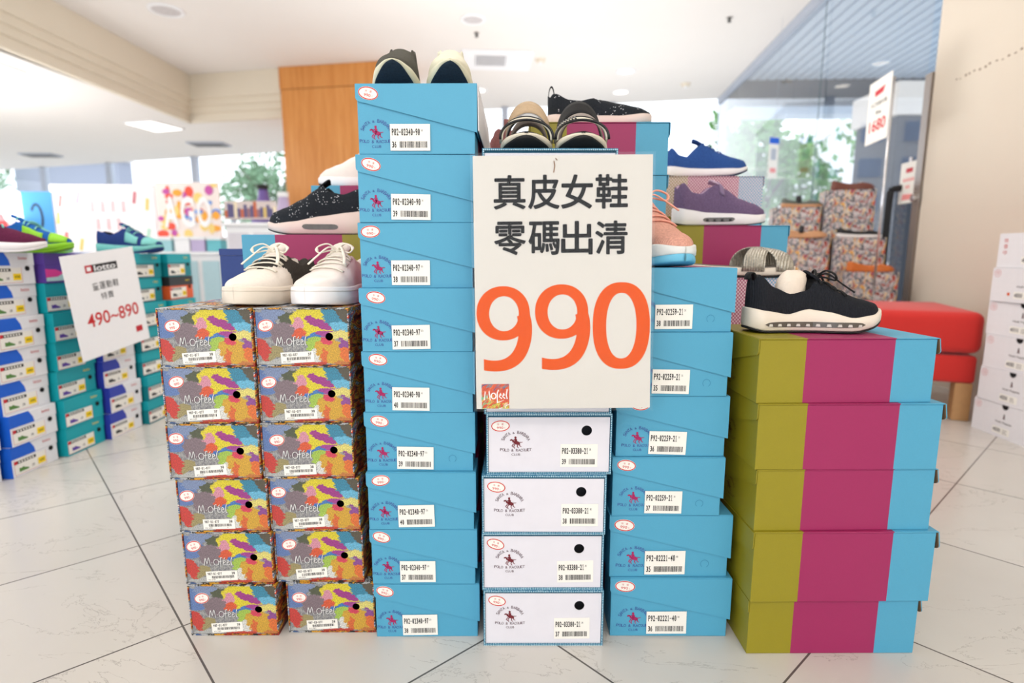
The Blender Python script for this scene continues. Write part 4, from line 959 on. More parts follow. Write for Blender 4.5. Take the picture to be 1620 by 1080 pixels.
# ---- pink laced sneaker
M['pink'] = knit('peach_pink_mesh', rgb(226, 160, 142), .85); M['pinkl'] = mat('pink_lace', rgb(236, 166, 146), .8, .08, 300, .4)
S6 = Shoe(L=.235, sole=[(0, .036), (.4, .030), (.75, .034), (.9, .038), (1, .034)], spring=.010, collar=[(0, .09), (.1, .085), (.25, .070), (.4, .085), (.5, .11)], top=[(0, .09), (.42, .120), (.54, .100), (.68, .078), (.82, .062), (.94, .052), (1, .040)], throat=(.36, .46), wide=1.08)
t = shoe_root('sneaker', 'pink laced sneaker with pale blue sole, on blue stack right of sign', 'shoe', (.207, 1.150, .6618), radians(-70), .235)
S6.upper().build('upper', [M['pink'], M['pink']], t); std_sole(S6, t, mat('ice_white_sole', rgb(226, 228, 226), .5), mat('sky_blue_outsole', rgb(110, 190, 222), .5), .013)
lace_set(S6, t, M['pinkl'], [.44, .50, .56, .62, .68], .0028, True, .7, (.28, .72), 1.2); tongue(S6, t, M['pink'], .36, .48, .128, .02)
# ---- white canvas sneakers on the patterned stacks
M['canvas'] = mat('white_canvas', rgb(232, 222, 210), .85, .06, 200, .35); M['greyside'] = knit('charcoal_suede', rgb(66, 62, 58), .95); M['pearl'] = mat('pearl_white_leather', rgb(236, 224, 216), .4, .05, 60, .1)
for k, (loc, rz, lab) in enumerate((((-.424, 1.148, .5958), radians(261), 'white canvas sneaker with charcoal heel panel and cream laces, left of the pair'),
                                  ((-.305, 1.146, .5958), radians(261), 'all white laced sneaker right of the one with charcoal heel, on the patterned boxes'))):
    S7 = Shoe(L=.225, sole=[(0, .036), (.3, .034), (.7, .031), (1, .034)], spring=.006, heelup=.002, collar=[(0, .080), (.1, .078), (.28, .066), (.42, .074), (.5, .09)], top=[(0, .08), (.45, .094), (.58, .078), (.70, .060), (.85, .050), (1, .038)], throat=(.42, .50), wide=1.10, flare=.004, toe=.20)
    t = shoe_root('canvas_sneaker', lab, 'shoe', loc, rz, .225)
    S7.upper(90, .50 if k == 0 else None).build('upper', [M['canvas'] if k == 0 else M['pearl'], M['liningw'], M['greyside']], t); std_sole(S7, t, M['eva'] if k == 0 else M['evaw'], None, 0.0)
    m = MB(); S7.sole_part(m, lambda t, b, z: z-b-.008, lambda t, b, z: z-b-.0062, ex=.0007); m.build('sole_line', mat('sole_groove', rgb(196, 186, 172), .6), t)
    lace_set(S7, t, M['whitelace'], [.50, .545, .59, .635, .68], .0034, True, .45, (.28, .72), 1.0); tongue(S7, t, M['canvas'], .42, .53, .108, .019)
# ---- black glitter sneaker at left, white shoe above it
S8 = Shoe(L=.240, sole=[(0, .056), (.2, .050), (.45, .042), (.7, .030), (.88, .026), (1, .032)], spring=.014, collar=[(0, .105), (.1, .10), (.25, .088), (.38, .094), (.46, .116)], top=[(0, .1), (.44, .118), (.52, .104), (.66, .082), (.82, .064), (.94, .054), (1, .040)], throat=(.40, .47))
t = shoe_root('sneaker', 'black sparkly slip-on with thick white cushioned sole, on striped box at left', 'shoe', (-.320, 1.31, .7268), pi, .24)
S8.upper().build('upper', [M['glitter'], M['liningb']], t); std_sole(S8, t, M['pinkeva'], M['rubber'], .003); air_window(S8, t, .30, .62, .012, .024, M['airglass'], M['rubber'], 4); tongue(S8, t, M['blackknit'], .40, .48, .124, .018)
S9 = Shoe(L=.235, sole=[(0, .034), (.5, .026), (1, .030)], spring=.012, top=[(0, .08), (.46, .1), (.6, .082), (.75, .064), (.9, .052), (1, .038)])
t = shoe_root('sneaker', 'white leather shoe, toe showing left of the tall blue stack', 'shoe', (-.275, 1.52, .8548), pi, .235)
S9.upper().build('upper', [M['pearl'], M['liningw']], t); std_sole(S9, t, M['evaw'], M['rubber'], .004); tongue(S9, t, M['pearl'], .42, .53, .104, .018)
# ---- pair on the very top of the tall blue stack
M['navyd'] = knit('navy_sole_rubber', rgb(30, 44, 58), .8, 320, .3); M['greyknit'] = knit('grey_black_knit', rgb(88, 86, 78), .9, 420, .9); M['creamup'] = mat('cream_leather', rgb(216, 212, 186), .6, .06, 90, .2)
for k, (loc, rz, lab, up) in enumerate((((-.212, 1.160, .9426), radians(277), 'grey black knit shoe with navy outsole toe, left one on top of tall blue stack', 'greyknit'),
                                      ((-.127, 1.165, .9426), radians(278), 'cream shoe with navy outsole toe, right one on top of tall blue stack', 'creamup'))):
    S10 = Shoe(L=.245, sole=[(0, .030), (.5, .026), (.72, .026), (.88, .036), (1, .040)], spring=.035, collar=[(0, .122), (.1, .124), (.25, .104), (.4, .098), (.5, .105)], top=[(0, .122), (.3, .122), (.46, .104), (.6, .084), (.75, .068), (.9, .052), (1, .043)], wide=.83, flare=.003, toe=.32)
    t = shoe_root('sneaker', lab, 'shoe', loc, rz, .245); S10.upper().build('upper', [M[up], M['liningb'] if k == 0 else M['liningw']], t); std_sole(S10, t, M['creamup'], M['navyd'], .004)
# ---- pair of strappy sandals on the white middle stack
M['sandw'] = mat('cream_sandal_rim', rgb(222, 212, 192), .55); M['beige'] = mat('beige_strap', rgb(190, 164, 132), .7, .1, 200, .3); M['blackpat'] = mat('black_patent', rgb(18, 18, 20), .3)
M['rope'] = mat('cream_rope', rgb(226, 220, 200), .8, .2, 500, .8); M['greyst'] = mat('grey_strap', rgb(140, 128, 120), .7)
for k, (loc, rz, lab) in enumerate((((.026, 1.090, .8446), radians(270), 'strappy sandal with beige ankle strap, left of the pair on the big sign'),
                                  ((.118, 1.090, .8446), radians(269), 'strappy sandal with black ankle strap and striped toe band, right of the pair'))):
    Z = Shoe(L=.19, sole=[(0, .026), (.5, .020), (.8, .020), (1, .0245)], spring=.0165, wide=1.13, flare=.003, toe=.22)
    t = thing('sandal', lab, 'sandal', loc, rz); std_sole(Z, t, M['sandw'], M['rubber'], .005)
    m = MB(); Z.sole_part(m, lambda t, b, z: z-b-.001, lambda t, b, z: z-b+.002, ex=-.004); m.build('footbed', M['blackweb'], t)
    def arch(x, wd, h, rad, name, mt, th=.003, lean=0, e=.8, dx=0, zb=.02, sl=.0):
        def P(u, v):
            a = pi*u; xx = x+dx*cos(a)+(v-.5)*wd+lean*sin(a); tt = min(.98, max(.02, (x+dx*cos(a))/Z.L)); w = Z.hw(tt)*rad+.002
            f = 1-sl*(v-.5); return (xx, Z.cy(tt)-w*cos(a)*(1+(f-1)*.25), zb+h*f*sin(a)**e)
        return MB().plate(P, 22, 4, th).build(name, mt, t)
    a = arch(.146, .030, .036, 1.0, 'toe_band', M['rope'], .003, -.004, .8, 0, .02, .30)
    b_ = MB()
    for off in (-.017, .016):
        b_.tube([(.146+off-.004*sin(pi*i/20), Z.cy(.75)-(Z.hw(.75)+.003)*cos(pi*i/20), .0205+.0365*(1-.30*off/.030)*sin(pi*i/20)**.8) for i in range(21)], .0021, 6)
    b_.build('band_edging', M['blackpat'], a)
    if k == 1:
        q = MB()
        for i in range(2, 12):
            u = i/26; aa = pi*u; c0 = Vector((.146, Z.cy(.75)-(Z.hw(.75)+.003)*cos(aa), .02+.037*sin(aa)**.8))
            q.tube([c0+Vector((.013, 0, -.0040)), c0+Vector((-.013, 0, .0052))], .0014, 5)
        q.build('band_stripe', M['blackpat'], a)
    arch(.104, .018, .050, 1.02, 'instep_strap', M['blackpat'] if k == 0 else M['greyst'], .003, 0, .8, 0, .02, .22)
    if k == 0: arch(.088, .014, .044, .98, 'inner_strap', M['greyst'], .003, 0, .8, 0, .02, .35)
    arch(.045, .024, .078, 1.36, 'ankle_strap', M['beige'] if k == 0 else M['blackweb'], .003, -.006, .7, 0, .022, .32)
# ------------------------------------------------------------------ red bench
M['redf'] = mat('red_upholstery', rgb(206, 44, 38), .85, .08, 220, .35, 500, sheen=.2); M['oak'] = mat('oak_leg', rgb(186, 140, 92), .5, .12, 40)
t = thing('bench', 'red upholstered bench with wooden legs behind the striped stack at right', 'bench', (1.90, 2.22, 0), radians(-22))
m = MB(); m.box(-.62, 0, .0, .56, .16, .275, 0, .015, 3, True); m.build('seat_base', M['redf'], t)
m = MB(); v, f = rbox_mesh(-.63, .01, -.01, .57, .283, .455, .035, 4)
m.add([(x, y, z+(.022*cos(min(1, abs((x+.31)/.32))*pi/2)*cos(min(1, abs((y-.28)/.29))*pi/2) if z > .37 else 0)) for x, y, z in v], f, 0, True); m.build('cushion', M['redf'], t)
for x, y in ((-.065, .005), (-.6, .005), (-.065, .5), (-.6, .5)):
    m = MB(); m.box(x, x+.06, y, y+.06, .0005, .16, 0, .003); m.build('leg', M['oak'], t)
# ------------------------------------------------------------------ white boxes by the right wall (face the aisle, -x)
HL, HD, HH = .29, .21, .1275
M['hpink'] = mat('dark_printing', rgb(58, 40, 44), .6)
def hp_front():
    mb = MB(); w, h = HL, HH-.003; n = 12
    pts = [(0, 0), (w, 0), (w, h), (w/2+.014, h)]+[(w/2+.014*cos(-pi*k/n), h-.003+.0155*sin(-pi*k/n)) for k in range(n+1)]+[(w/2-.014, h), (0, h)]
    mb.prism(pts, -.0012, 0); return mb.mesh('front_panel', M['white_card'])
HPF = hp_front(); _m = MB(); _m.box(0, HL, .0002, HD, 0, HH-.003, 0, .0005); HPB = _m.mesh('body', M['white_card'])
_m = MB(); _m.box(-.001, HL+.001, .0001, HD+.001, HH-.0029, HH-.0008, 0, .0004); HPL = _m.mesh('lid', M['white_card'])
_m = MB(); _m.prism([(HL/2-.0135, HH-.0009)]+[(HL/2+.0135*cos(pi+pi*k/14), HH-.004+.0145*sin(pi+pi*k/14)) for k in range(15)]+[(HL/2+.0135, HH-.0009)], -.0005, .0001); HPN = _m.mesh('finger_notch', M['dark'])
_m = MB(); _m.flat(poly2([(a*.001+HL/2, b*.001+.074) for a, b in [(-3, 16), (0, 19), (3, 15), (2.5, 9), (5, 3), (4.5, -3), (1, 0), (0, 3), (-1.5, -2), (-4.5, -3), (-3.5, 5), (-2.5, 9)]]), -.0015, 0); _m.flat(poly2([(a*.001+HL/2, b*.001+.074) for a, b in [(-1.2, 8), (1.6, 9), (1.2, 3), (-.6, 3)]]), -.0016, 1)
_m.flat(fit(text2d('Hush Puppies', .012), HL/2-.036, HL/2+.036, .053, .063), -.0015, 0); HPLOGO = _m.mesh('brand_print', [M['hpink'], mat('dark_red_print', rgb(140, 40, 50), .6)])
def hp_label(seed):
    m = MB(); m.box(0, .075, -.0004, 0, 0, .026); bars(m, .008, .036, .006, .021, -.0005, 1, seed); r = random.Random(seed)
    for k in range(3): m.flat(rect2(.044, .068-r.uniform(0, .01), .0055+k*.006, .0075+k*.006), -.0005, 1)
    m.flat(oval2(.006, .013, .003, .005, 12), -.0005, 1); return m.mesh('barcode_label', [M['paper'], mat('grey_printing', rgb(110, 104, 108), .6)])
def ring_sticker():
    m = MB(); m.flat(ring2(0, 0, .014, .014, .0012), -.0004, 0)
    m.flat(fit(text2d('特價'), -.007, .007, .001, .006), -.0004, 0); m.flat(fit(text2d('990'), -.006, .006, -.006, -.001), -.0004, 0); return m.mesh('price_mark', M['emb_pink'])
HPS = ring_sticker()
HPY = [2.137, 2.136, 2.139, 2.128, 2.129, 2.154]; HPY = [2.146, 2.148, 2.154, 2.145, 2.146, 2.160]
_m = MB(); 
for k, c in enumerate('特價中'): _m.flat(fit(text2d(c), -.008, .008, .040-.022*k, .056-.022*k), -.0004, 0)
HPW = _m.mesh('handwriting', M['emb_pink'])
for i in range(6):
    t = thing('shoe_box', 'white shoe box with finger notch, %s in stack by cream wall' % ORD[i], 'shoe box', (1.855+(.004, -.003, .003, 0, -.004, 0)[i], HPY[i], (5-i)*HH+.0003), -pi/2+radians((1, 0, 1.5, 0, -1, -2.0)[i]), 'white boxes by the right wall')
    put('body', HPB, t); put('lid', HPL, t); p = put('front_panel', HPF, t); put('finger_notch', HPN, t, (0, -.0013, 0)); put('brand_print', HPLOGO, t)
    put('barcode_label', hp_label(500+i), t, (.10, -.0013, .014), (0, .02, 0))
    if i: put('price_mark', HPS, t, (.022, -.0013, HH-.022))
    else: put('handwriting', HPW, t, (.03, -.0013, .052))
    if i == 1: m = MB(); m.cyl((.078, -.0012, .03), .006, -.0005, 16, 0, 'y'); m.build('orange_dot', M['orange'], t)
# ------------------------------------------------------------------ display of trainer boxes at the left (face the aisle, +x)
LW, LH, LD = .174, .0985, .31
PAL = {'blue': rgb(10, 92, 206), 'white': rgb(232, 232, 236), 'teal': rgb(0, 160, 172), 'teald': rgb(0, 128, 138), 'purple': rgb(92, 62, 158), 'navyp': rgb(44, 60, 170), 'orange': rgb(226, 92, 40), 'black': rgb(36, 34, 36), 'yellow': rgb(250, 214, 20), 'green': rgb(84, 130, 60), 'lred': rgb(196, 30, 44)}
PM = {k: mat(k+'_box_card', v, .5, .04) for k, v in PAL.items()}
_lb = {}
def trainer_box_parts(body, lidc, corner):
    k = (body, lidc, corner)
    if k in _lb: return _lb[k]
    b = MB(); b.box(-LW/2+.0015, LW/2-.0015, .0015, LD-.0015, 0, LH-.012, 0, .0006)
    l = MB(); l.box(-LW/2, LW/2, 0, LD, LH*.60, LH-.0006, 0, .0008)
    c = None
    if corner:
        c = MB(); c.prism([(-LW/2-.0004, LH*.60), (.000, LH*.60), (-.004, LH*.78), (-.018, LH-.0004), (-LW/2-.0004, LH-.0004)], -.0006, .0); c.box(-LW/2-.0005, -LW/2+.0005, 0, LD, LH*.6, LH-.0004); c.box(-LW/2+.0009, -LW/2+.0019, .002, LD-.002, 0, LH*.6); c = c.mesh('lid_corner', PM[corner])
    h = MB(); h.cyl((LW*.34, .0015 if body != lidc else .0012, LH*.50 if body == 'white' else LH*.52), .0075, -.0022, 18, 0, 'y'); h = h.mesh('finger_hole', M['dark'])
    _lb[k] = (b.mesh('body', PM[body]), l.mesh('lid', PM[lidc]), c, h); return _lb[k]
def trainer_label(shoe, seed):
    k = ('lab', shoe)
    if k in _lb: return _lb[k]
    m = MB(); w, h = .118, .046; m.box(0, w, -.0006, 0, 0, h, 0); m.flat(rect2(.001, .012, h-.012, h-.001), -.0008, 3); m.flat(rect2(.012, .080, h-.011, h-.002), -.0008, 1)
    for j in range(6): m.flat(rect2(.016+j*.010, .022+j*.010, h-.009, h-.004), -.0009, 0)
    m.flat(rect2(0, w, .0, .0008), -.0008, 3); m.flat(rect2(0, .0008, 0, h), -.0008, 3); m.flat(rect2(w-.0008, w, 0, h), -.0008, 3)
    x0 = .016; m.flat(poly2([(x0, .008), (x0+.034, .008), (x0+.035, .012), (x0+.022, .017), (x0+.014, .022), (x0+.009, .019), (x0, .021)]), -.0008, 4)
    m.flat(fit(text2d('38'), .062, .072, .010, .018), -.0008, 1)
    _lb[k] = m.mesh('size_label', [M['paper'], M['ink'], PM['yellow'], PM['lred'], PM[shoe]]); return _lb[k]
_m = MB(); _m.box(0, .028, -.0006, 0, 0, .020); _m.flat(fit(text2d('490'), .004, .024, .006, .014), -.0008, 1); YTAG = _m.mesh('price_tag', [PM['yellow'], M['ink']])
_m = MB(); _m.flat(fit(text2d('lotto'), .03, .06, LH*.78, LH*.88), -.0008, 0); LTXT_R = _m.mesh('brand_print', [PM['lred']]); LTXT_Y = LTXT_R.copy(); LTXT_Y.materials.clear(); LTXT_Y.materials.append(PM['yellow'])
def trainer_box(X, Y, z, body, lidc, corner, shoe, label, group, rz=0, lab=True, hole=True):
    t = thing('shoe_box', label, 'shoe box', (X, Y, z+.0003), pi/2+rz, group); b, l, c, h = trainer_box_parts(body, lidc, corner)
    put('body', b, t); put('lid', l, t)
    if c: put('lid_corner', c, t)
    if hole: put('finger_hole', h, t)
    put('brand_print', LTXT_R if body == 'white' else LTXT_Y, t)
    if lab:
        q = put('size_label', trainer_label(shoe, 1), t, (-.080 if body == 'white' else -.084, .0014, .006)); put('price_tag', YTAG, q, (.086, -.0008, .008))
    return t
def DX(Y): return -1.548+(Y-1.59)*.10
COLS = [(1.525, 7, 'white', 'white', 'blue', 'navyp', 'nearest column, white with blue corner'), (1.714, 7, 'white', 'white', 'blue', 'green', 'second column, white with blue corner'),
        (1.902, 6, 'teal', 'teal', None, 'purple', 'third column, all teal'), (2.088, 4, 'white', 'white', 'navyp', 'black', 'fourth column below sign, white with violet corner'),
        (2.276, 7, 'teald', 'teal', None, 'black', 'fifth column, teal behind the sign'), (2.462, 5, 'teald', 'teal', None, 'black', 'sixth column, teal at the far end')]
for Y, n, bd, ld, cn, sh, what in COLS:
    for i in range(n):
        trainer_box(DX(Y)+.006*((i*5+n) % 3-1), Y+.002*((i*7) % 3-1), (n-1-i)*.0987, bd, ld, cn, sh, 'left display trainer box, %s, %s' % (what, ORD[i]), 'trainer boxes in the left display', radians(((i*11+n) % 5-2)*.35))
trainer_box(DX(1.902), 1.902, 6*.0987, 'purple', 'purple', None, 'purple', 'purple shoe box with sneaker picture, on top of the teal column', None, 0, False, False)
t = bpy.data.objects[[o.name for o in bpy.data.objects if o.get('label', '').startswith('purple shoe box with')][0]]
m = MB(); m.prism([(-.085, .010), (-.02, .010), (-.012, .020), (-.018, .034), (-.045, .044), (-.085, .046)], -.0006, .0012, 0); m.prism([(-.085, .006), (-.018, .006), (-.010, .018), (-.016, .030), (-.04, .020), (-.085, .018)], -.0010, .0010, 1); m.build('sneaker_print', [mat('pink_print', rgb(226, 60, 150), .5), mat('pale_print', rgb(190, 226, 226), .5)], t)
trainer_box(DX(2.462), 2.462, 5*.0987, 'orange', 'black', None, 'black', 'orange shoe box with black lid at the far end of the left display', None)
trainer_box(DX(2.462), 2.462, 6*.0987, 'teald', 'teal', None, 'black', 'teal shoe box on top of the orange one at far end of display', None)
for k in range(3): trainer_box(DX(2.088), 2.088, (4+k)*.0987, 'white', 'white', 'navyp', 'black', 'white trainer box hidden behind the small lotto price sign', 'boxes behind the left display sign', 0, False, False) if False else trainer_box(DX(2.088), 2.088, (4+k)*.0987, 'white', 'white', 'navyp', 'black', 'white trainer box behind the small price sign of the left display', 'boxes behind the left display sign')
# its price sign
t = thing('price_sign', 'white sign with red price 490~890 leaning on the left box display', 'sign', (-1.448, 1.84, .325), pi/2+radians(-4), None, None, (0, radians(-7), pi/2-radians(5)))
sw, sh = .315, .355
m = MB(); m.box(0, sw, -.001, .001, 0, sh, 0, .0004)
m.flat(rect2(.085, .115, .288, .314), -.0015, 1); m.flat(([(.1+.010*cos(pi/4+k*pi/2)*1.2, .301+.008*sin(pi/4+k*pi/2)*1.2) for k in range(4)], [[0, 1, 2, 3]]), -.0018, 0); m.flat(rect2(.115, .225, .288, .314), -.0015, 2); m.flat(fit(text2d('lotto', .02), .122, .217, .291, .311), -.0018, 0)
for k, c in enumerate('童運動鞋'): m.flat(fit(text2d(c), .10+k*.03, .126+k*.03, .226, .252), -.0015, 3)
for k, c in enumerate('特賣'): m.flat(fit(text2d(c), .128+k*.03, .154+k*.03, .190, .214), -.0015, 3)
m.flat(fit(text2d('490~890', .012), .05, .285, .105, .152), -.0015, 4); m.flat(rect2(.255, .287, .040, .062), -.0015, 1)
m.build('printed_sheet', [mat('bright_paper', rgb(246, 245, 247), .6, .02), PM['lred'], M['ink'], M['charcoal'], M['redink']], t)
# shoes standing on the left display
def runner(loc, rz, label, up, mid, out, lace=None, L=.27, acc=None):
    Z = Shoe(L=L, sole=[(0, .040), (.4, .032), (.8, .028), (1, .034)], spring=.018, collar=[(0, .09), (.1, .085), (.25, .070), (.4, .085), (.5, .1)], top=[(0, .09), (.44, .112), (.56, .094), (.7, .072), (.85, .058), (1, .042)], throat=(.38, .48))
    t = shoe_root('running_shoe', label, 'shoe', loc, rz, L); Z.upper(30).build('upper', [up, M['liningb']], t); std_sole(Z, t, mid, out, .007); tongue(Z, t, up, .38, .5, .12, .018)
    if lace: lace_set(Z, t, lace, [.46, .52, .58, .64], .0026, False)
    if acc:
        MB().plate(lambda u, v: tuple(Z.closed_pt(.80+.17*u, pi*(.04+.92*v), .002)), 6, 14, .002).build('toe_cap', acc, t)
        for sg in (0, 1): MB().plate(lambda u, v, sg=sg: tuple(Z.closed_pt(.52+.22*u, pi*((.05+.22*v) if sg else (.95-.22*v)), .002)), 6, 5, .002).build('side_stripe', acc, t)
    return t
M['plum'] = knit('plum_mesh', rgb(96, 34, 66), .85); M['rblue'] = knit('bright_blue_mesh', rgb(30, 96, 176), .8); M['lime'] = mat('lime_rubber', rgb(140, 206, 40), .5); M['seaf'] = mat('seafoam_mesh', rgb(120, 190, 186), .8); M['navyk'] = knit('navy_mesh', rgb(40, 60, 120), .85)
runner((DX(1.62)-.13, 1.60, .6915), radians(40), 'plum running shoe with teal collar at the left end of the box display', M['plum'], M['evaw'], M['evaw'], M['seaf'], .27)
runner((DX(1.902)-.19, 1.80, .6915), radians(20), 'blue running shoe with lime green toe on the purple box', M['rblue'], M['lime'], M['lime'], M['seaf'], .25, M['lime'])
runner((DX(1.714)-.10, 1.80, .6915), radians(120), 'seafoam and lime running shoe seen from behind on the left display', M['seaf'], M['evaw'], M['lime'], None, .25) if False else None
runner((DX(2.276)-.20, 2.29, .6915), radians(-2), 'navy and seafoam running shoe at the far end of the left display', M['navyk'], M['seaf'], M['navyk'], M['seaf'], .26, M['seaf'])
runner((DX(2.088)-.33, 2.06, .6915), radians(88), 'dark running shoe behind the blue one on the left display', M['seaf'], M['evaw'], M['lime'], None, .24)
# navy boxes and the end of the row behind the canvas sneakers
M['navy'] = mat('navy_card', rgb(46, 66, 126), .6, .08, 200)
_m = MB(); _m.box(-.094, .094, .001, .279, 0, .082, 0, .001); NB = _m.mesh('body', M['navy']); _m = MB(); _m.box(-.095, .095, 0, .28, .0822, .0995, 0, .001); NL = _m.mesh('lid', M['navy'])
for i in range(7):
    t = thing('shoe_box', 'navy blue shoe box behind the canvas sneakers at left' if i == 6 else 'navy blue shoe box lower in the stack behind the patterned boxes', 'shoe box', (-.652, 1.43, i*.0998+.0003), 0, None if i == 6 else 'navy boxes hidden behind the patterned stacks'); put('body', NB, t); put('lid', NL, t)
# ------------------------------------------------------------------ stepped rack of patterned boxes by the glass, with flat shoes on show
RL, RH, RD = .275, .0985, .158
_m = MB(); _m.box(0, RL, .001, RD, 0, RH*.55, 0, .0008); RB = _m.mesh('body', M['rackside']); _m = MB(); _m.box(-.001, RL+.001, 0, RD+.001, RH*.552, RH-.0006, 0, .0008); RLID = _m.mesh('lid', M['rackside'])
def rdir(k): return Vector((2.232-k*.2795, 3.46+k*.085, 0))       # right end of the rack touches the glass
ROWS = [(-.60, [(0, 4), (1, 4)]), (-.40, [(0, 6), (1, 5), (2, 5)]), (-.20, [(0, 8), (1, 8), (2, 6)]), (.0, [(0, 11), (1, 10), (2, 8)])]
RTOP = {}; nb = 0
ra = atan2(.085, -.2795)
for dy, cols in ROWS:
    for k, n in cols:
        p = rdir(k)+Vector((dy*.0996, dy*.83, 0)); RTOP[(dy, k)] = (p, n*RH)
        for i in range(n):
            q = p+Vector((-.2795+.004*((i*3) % 3-1), .085, 0)); t = thing('shoe_box', 'paint-splash patterned shoe box in the stepped rack by the glass wall', 'shoe box', (q.x, q.y, i*RH+.0003), ra-pi, 'patterned boxes of the rack by the glass'); put('body', RB, t); put('lid', RLID, t); nb += 1
def flat_shoe(loc, rz, label, up, sole, L=.235, strap=None, heel=.012):
    Z = Shoe(L=L, sole=[(0, .016+heel), (.5, .014+heel*.4), (1, .016)], spring=.006, collar=[(0, .062), (.2, .046), (.4, .036), (.6, .034), (.7, .040)], top=[(0, .058), (.5, .056), (.62, .050), (.75, .044), (.9, .036), (1, .024)], throat=(.58, .68), flare=.002, wide=.92)
    t = shoe_root('flat_shoe', label, 'shoe', loc, rz, L); Z.upper(26).build('upper', [up, M['liningw']], t); std_sole(Z, t, sole, None, 0)
    if strap: MB().plate(lambda u, v: (L*.42+.012*(v-.5)*2, Z.cy(.42)-(Z.hw(.42)+.002)*cos(pi*u), .03+.045*sin(pi*u)**.8), 14, 2, .002).build('strap', strap, t)
    return t
LE = {k: mat(k+'_leather', rgb(*c), .5, .1, 60, .1) for k, c in {'tan': (190, 140, 100), 'orange': (196, 104, 40), 'black': (30, 28, 32), 'grey': (84, 80, 80), 'white': (226, 222, 220), 'brown': (110, 62, 50), 'blue': (50, 74, 110), 'olive': (92, 96, 88)}.items()}
def on(dy, k, u, up, sole, label, strap=None, rz=None, lift=0, dyy=.03):
    p, z = RTOP[(dy, k)]; q = p+Vector((-.2795*u, .085*u+.075, 0)); flat_shoe((q.x-.11, q.y+dyy*0, z+.0004), ra-pi+radians(rz or 0), label, LE[up], LE[sole], .235, LE[strap] if strap else None)
on(-.60, 0, .5, 'grey', 'white', 'dark grey flat with pale toe, lowest on the rack by the glass'); on(-.60, 1, .5, 'black', 'white', 'black flat at the lower left of the rack by the glass')
on(-.40, 0, .5, 'orange', 'orange', 'orange tan leather loafer on the rack, above the grey flat'); on(-.40, 1, .5, 'tan', 'tan', 'tan leather flat left of the orange loafer on the rack', None, 8); on(-.40, 2, .5, 'white', 'white', 'white slip-on at the left end of the rack', None, 8)
on(-.20, 0, .5, 'black', 'white', 'black flat with white sole high on the rack by the glass'); on(-.20, 1, .5, 'tan', 'tan', 'tan strappy flat in the middle of the rack', 'black', -14); on(-.20, 2, .5, 'brown', 'tan', 'brown flat high on the left part of the rack')
on(-.60, 0, .05, 'tan', 'white', 'tan flat half hidden at the right end of the lowest rack step', None, 4) if False else None
on(.0, 0, .45, 'brown', 'brown', 'brown red shoe on the very top of the rack by the glass'); on(.0, 1, .4, 'olive', 'tan', 'olive grey strappy shoe on top of the rack, left of the brown one', 'black'); on(.0, 2, .5, 'black', 'tan', 'black strappy flat on the left top step of the rack', 'tan')
# pole sign on the rack
t = thing('price_sign', 'white hanging sign with red price 1680 beside the glass', 'sign', (2.255, 3.42, 1.33), 0, None, None, (0, 0, 0))
P = [at(1370, 135, 3.31), at(1410, 118, 3.05), at(1403, 217, 3.05), at(1368, 232, 3.31)]
o0 = P[3]; ex = (P[2]-P[3]); ez = Vector((0, 0, P[0].z-P[3].z)); t.location = o0; yaw = atan2(ex.y, ex.x); t.rotation_euler = (0, 0, yaw); sw = Vector((ex.x, ex.y, 0)).length; sh = ez.z
m = MB(); m.box(0, sw, -.001, .001, 0, sh, 0, .0004)
m.flat(poly2([(sw*.30, sh*.74), (sw*.66, sh*.76), (sw*.74, sh*.86), (sw*.28, sh*.83)]), -.0015, 1)
for k, c in enumerate('手工機能女鞋'): m.flat(fit(text2d(c, .01), sw*(.15+.12*k), sw*(.255+.12*k), sh*.585, sh*.65), -.0015, 2)
for k, c in enumerate('特價'): m.flat(fit(text2d(c, .01), sw*(.40+.13*k), sw*(.51+.13*k), sh*.44, sh*.505), -.0015, 2)
m.flat(fit(text2d('1680', .02), sw*.14, sw*.88, sh*.18, sh*.37), -.0015, 3); m.build('printed_sheet', [M['paper'], PM['lred'], M['charcoal'], M['redink']], t)
m = MB(); m.tube([(sw+.01, .004, -t.location.z+.41), (sw+.01, .004, sh*.9)], .006, 10); m.build('pole', M['chrome'], t)
m = MB(); m.cyl((sw+.01, .004, -t.location.z+.3945), .04, .012, 20); m.build('base', M['chrome'], t)
# sheet added in place of a sign's reflection in the glass by door frame
t = thing('price_sign', 'white stand-in sheet for reflected sign with red heading, on glass beside the metal frame', 'sign', (wx(3.33)-.006, 3.33, .985), radians(-90-5.7+180) if False else radians(-95.7))
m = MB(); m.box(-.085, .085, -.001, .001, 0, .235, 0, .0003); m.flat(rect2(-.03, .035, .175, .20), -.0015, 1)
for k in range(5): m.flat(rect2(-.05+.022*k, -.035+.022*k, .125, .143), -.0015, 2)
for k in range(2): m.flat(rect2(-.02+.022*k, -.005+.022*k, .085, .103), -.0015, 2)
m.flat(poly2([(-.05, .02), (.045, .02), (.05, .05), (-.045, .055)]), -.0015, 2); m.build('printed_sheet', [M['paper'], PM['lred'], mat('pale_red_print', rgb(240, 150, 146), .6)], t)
m = MB(); m.box(-.012, .012, -.0012, .0012, .2352, .26); m.build('added_tape', M['white_card'], t)
# black door pull on the glass
t = thing('glass_door_pull', 'long black pull handle on the glass door beside the rack', 'handle', (wx(3.40), 3.40, .40), radians(-5.7))
m = MB(); m.tube(sm_path([(-.004, 0, .02), (-.05, 0, .03), (-.062, 0, .08), (-.062, 0, .62), (-.05, 0, .67), (-.004, 0, .68)], 5), .019, 10); m.build('grip', M['rubber'], t)
for z in (.02, .68): m = MB(); m.cyl((-.008, 0, z), .022, .007, 16, 0, 'x'); m.build('mount', M['steel'], t)
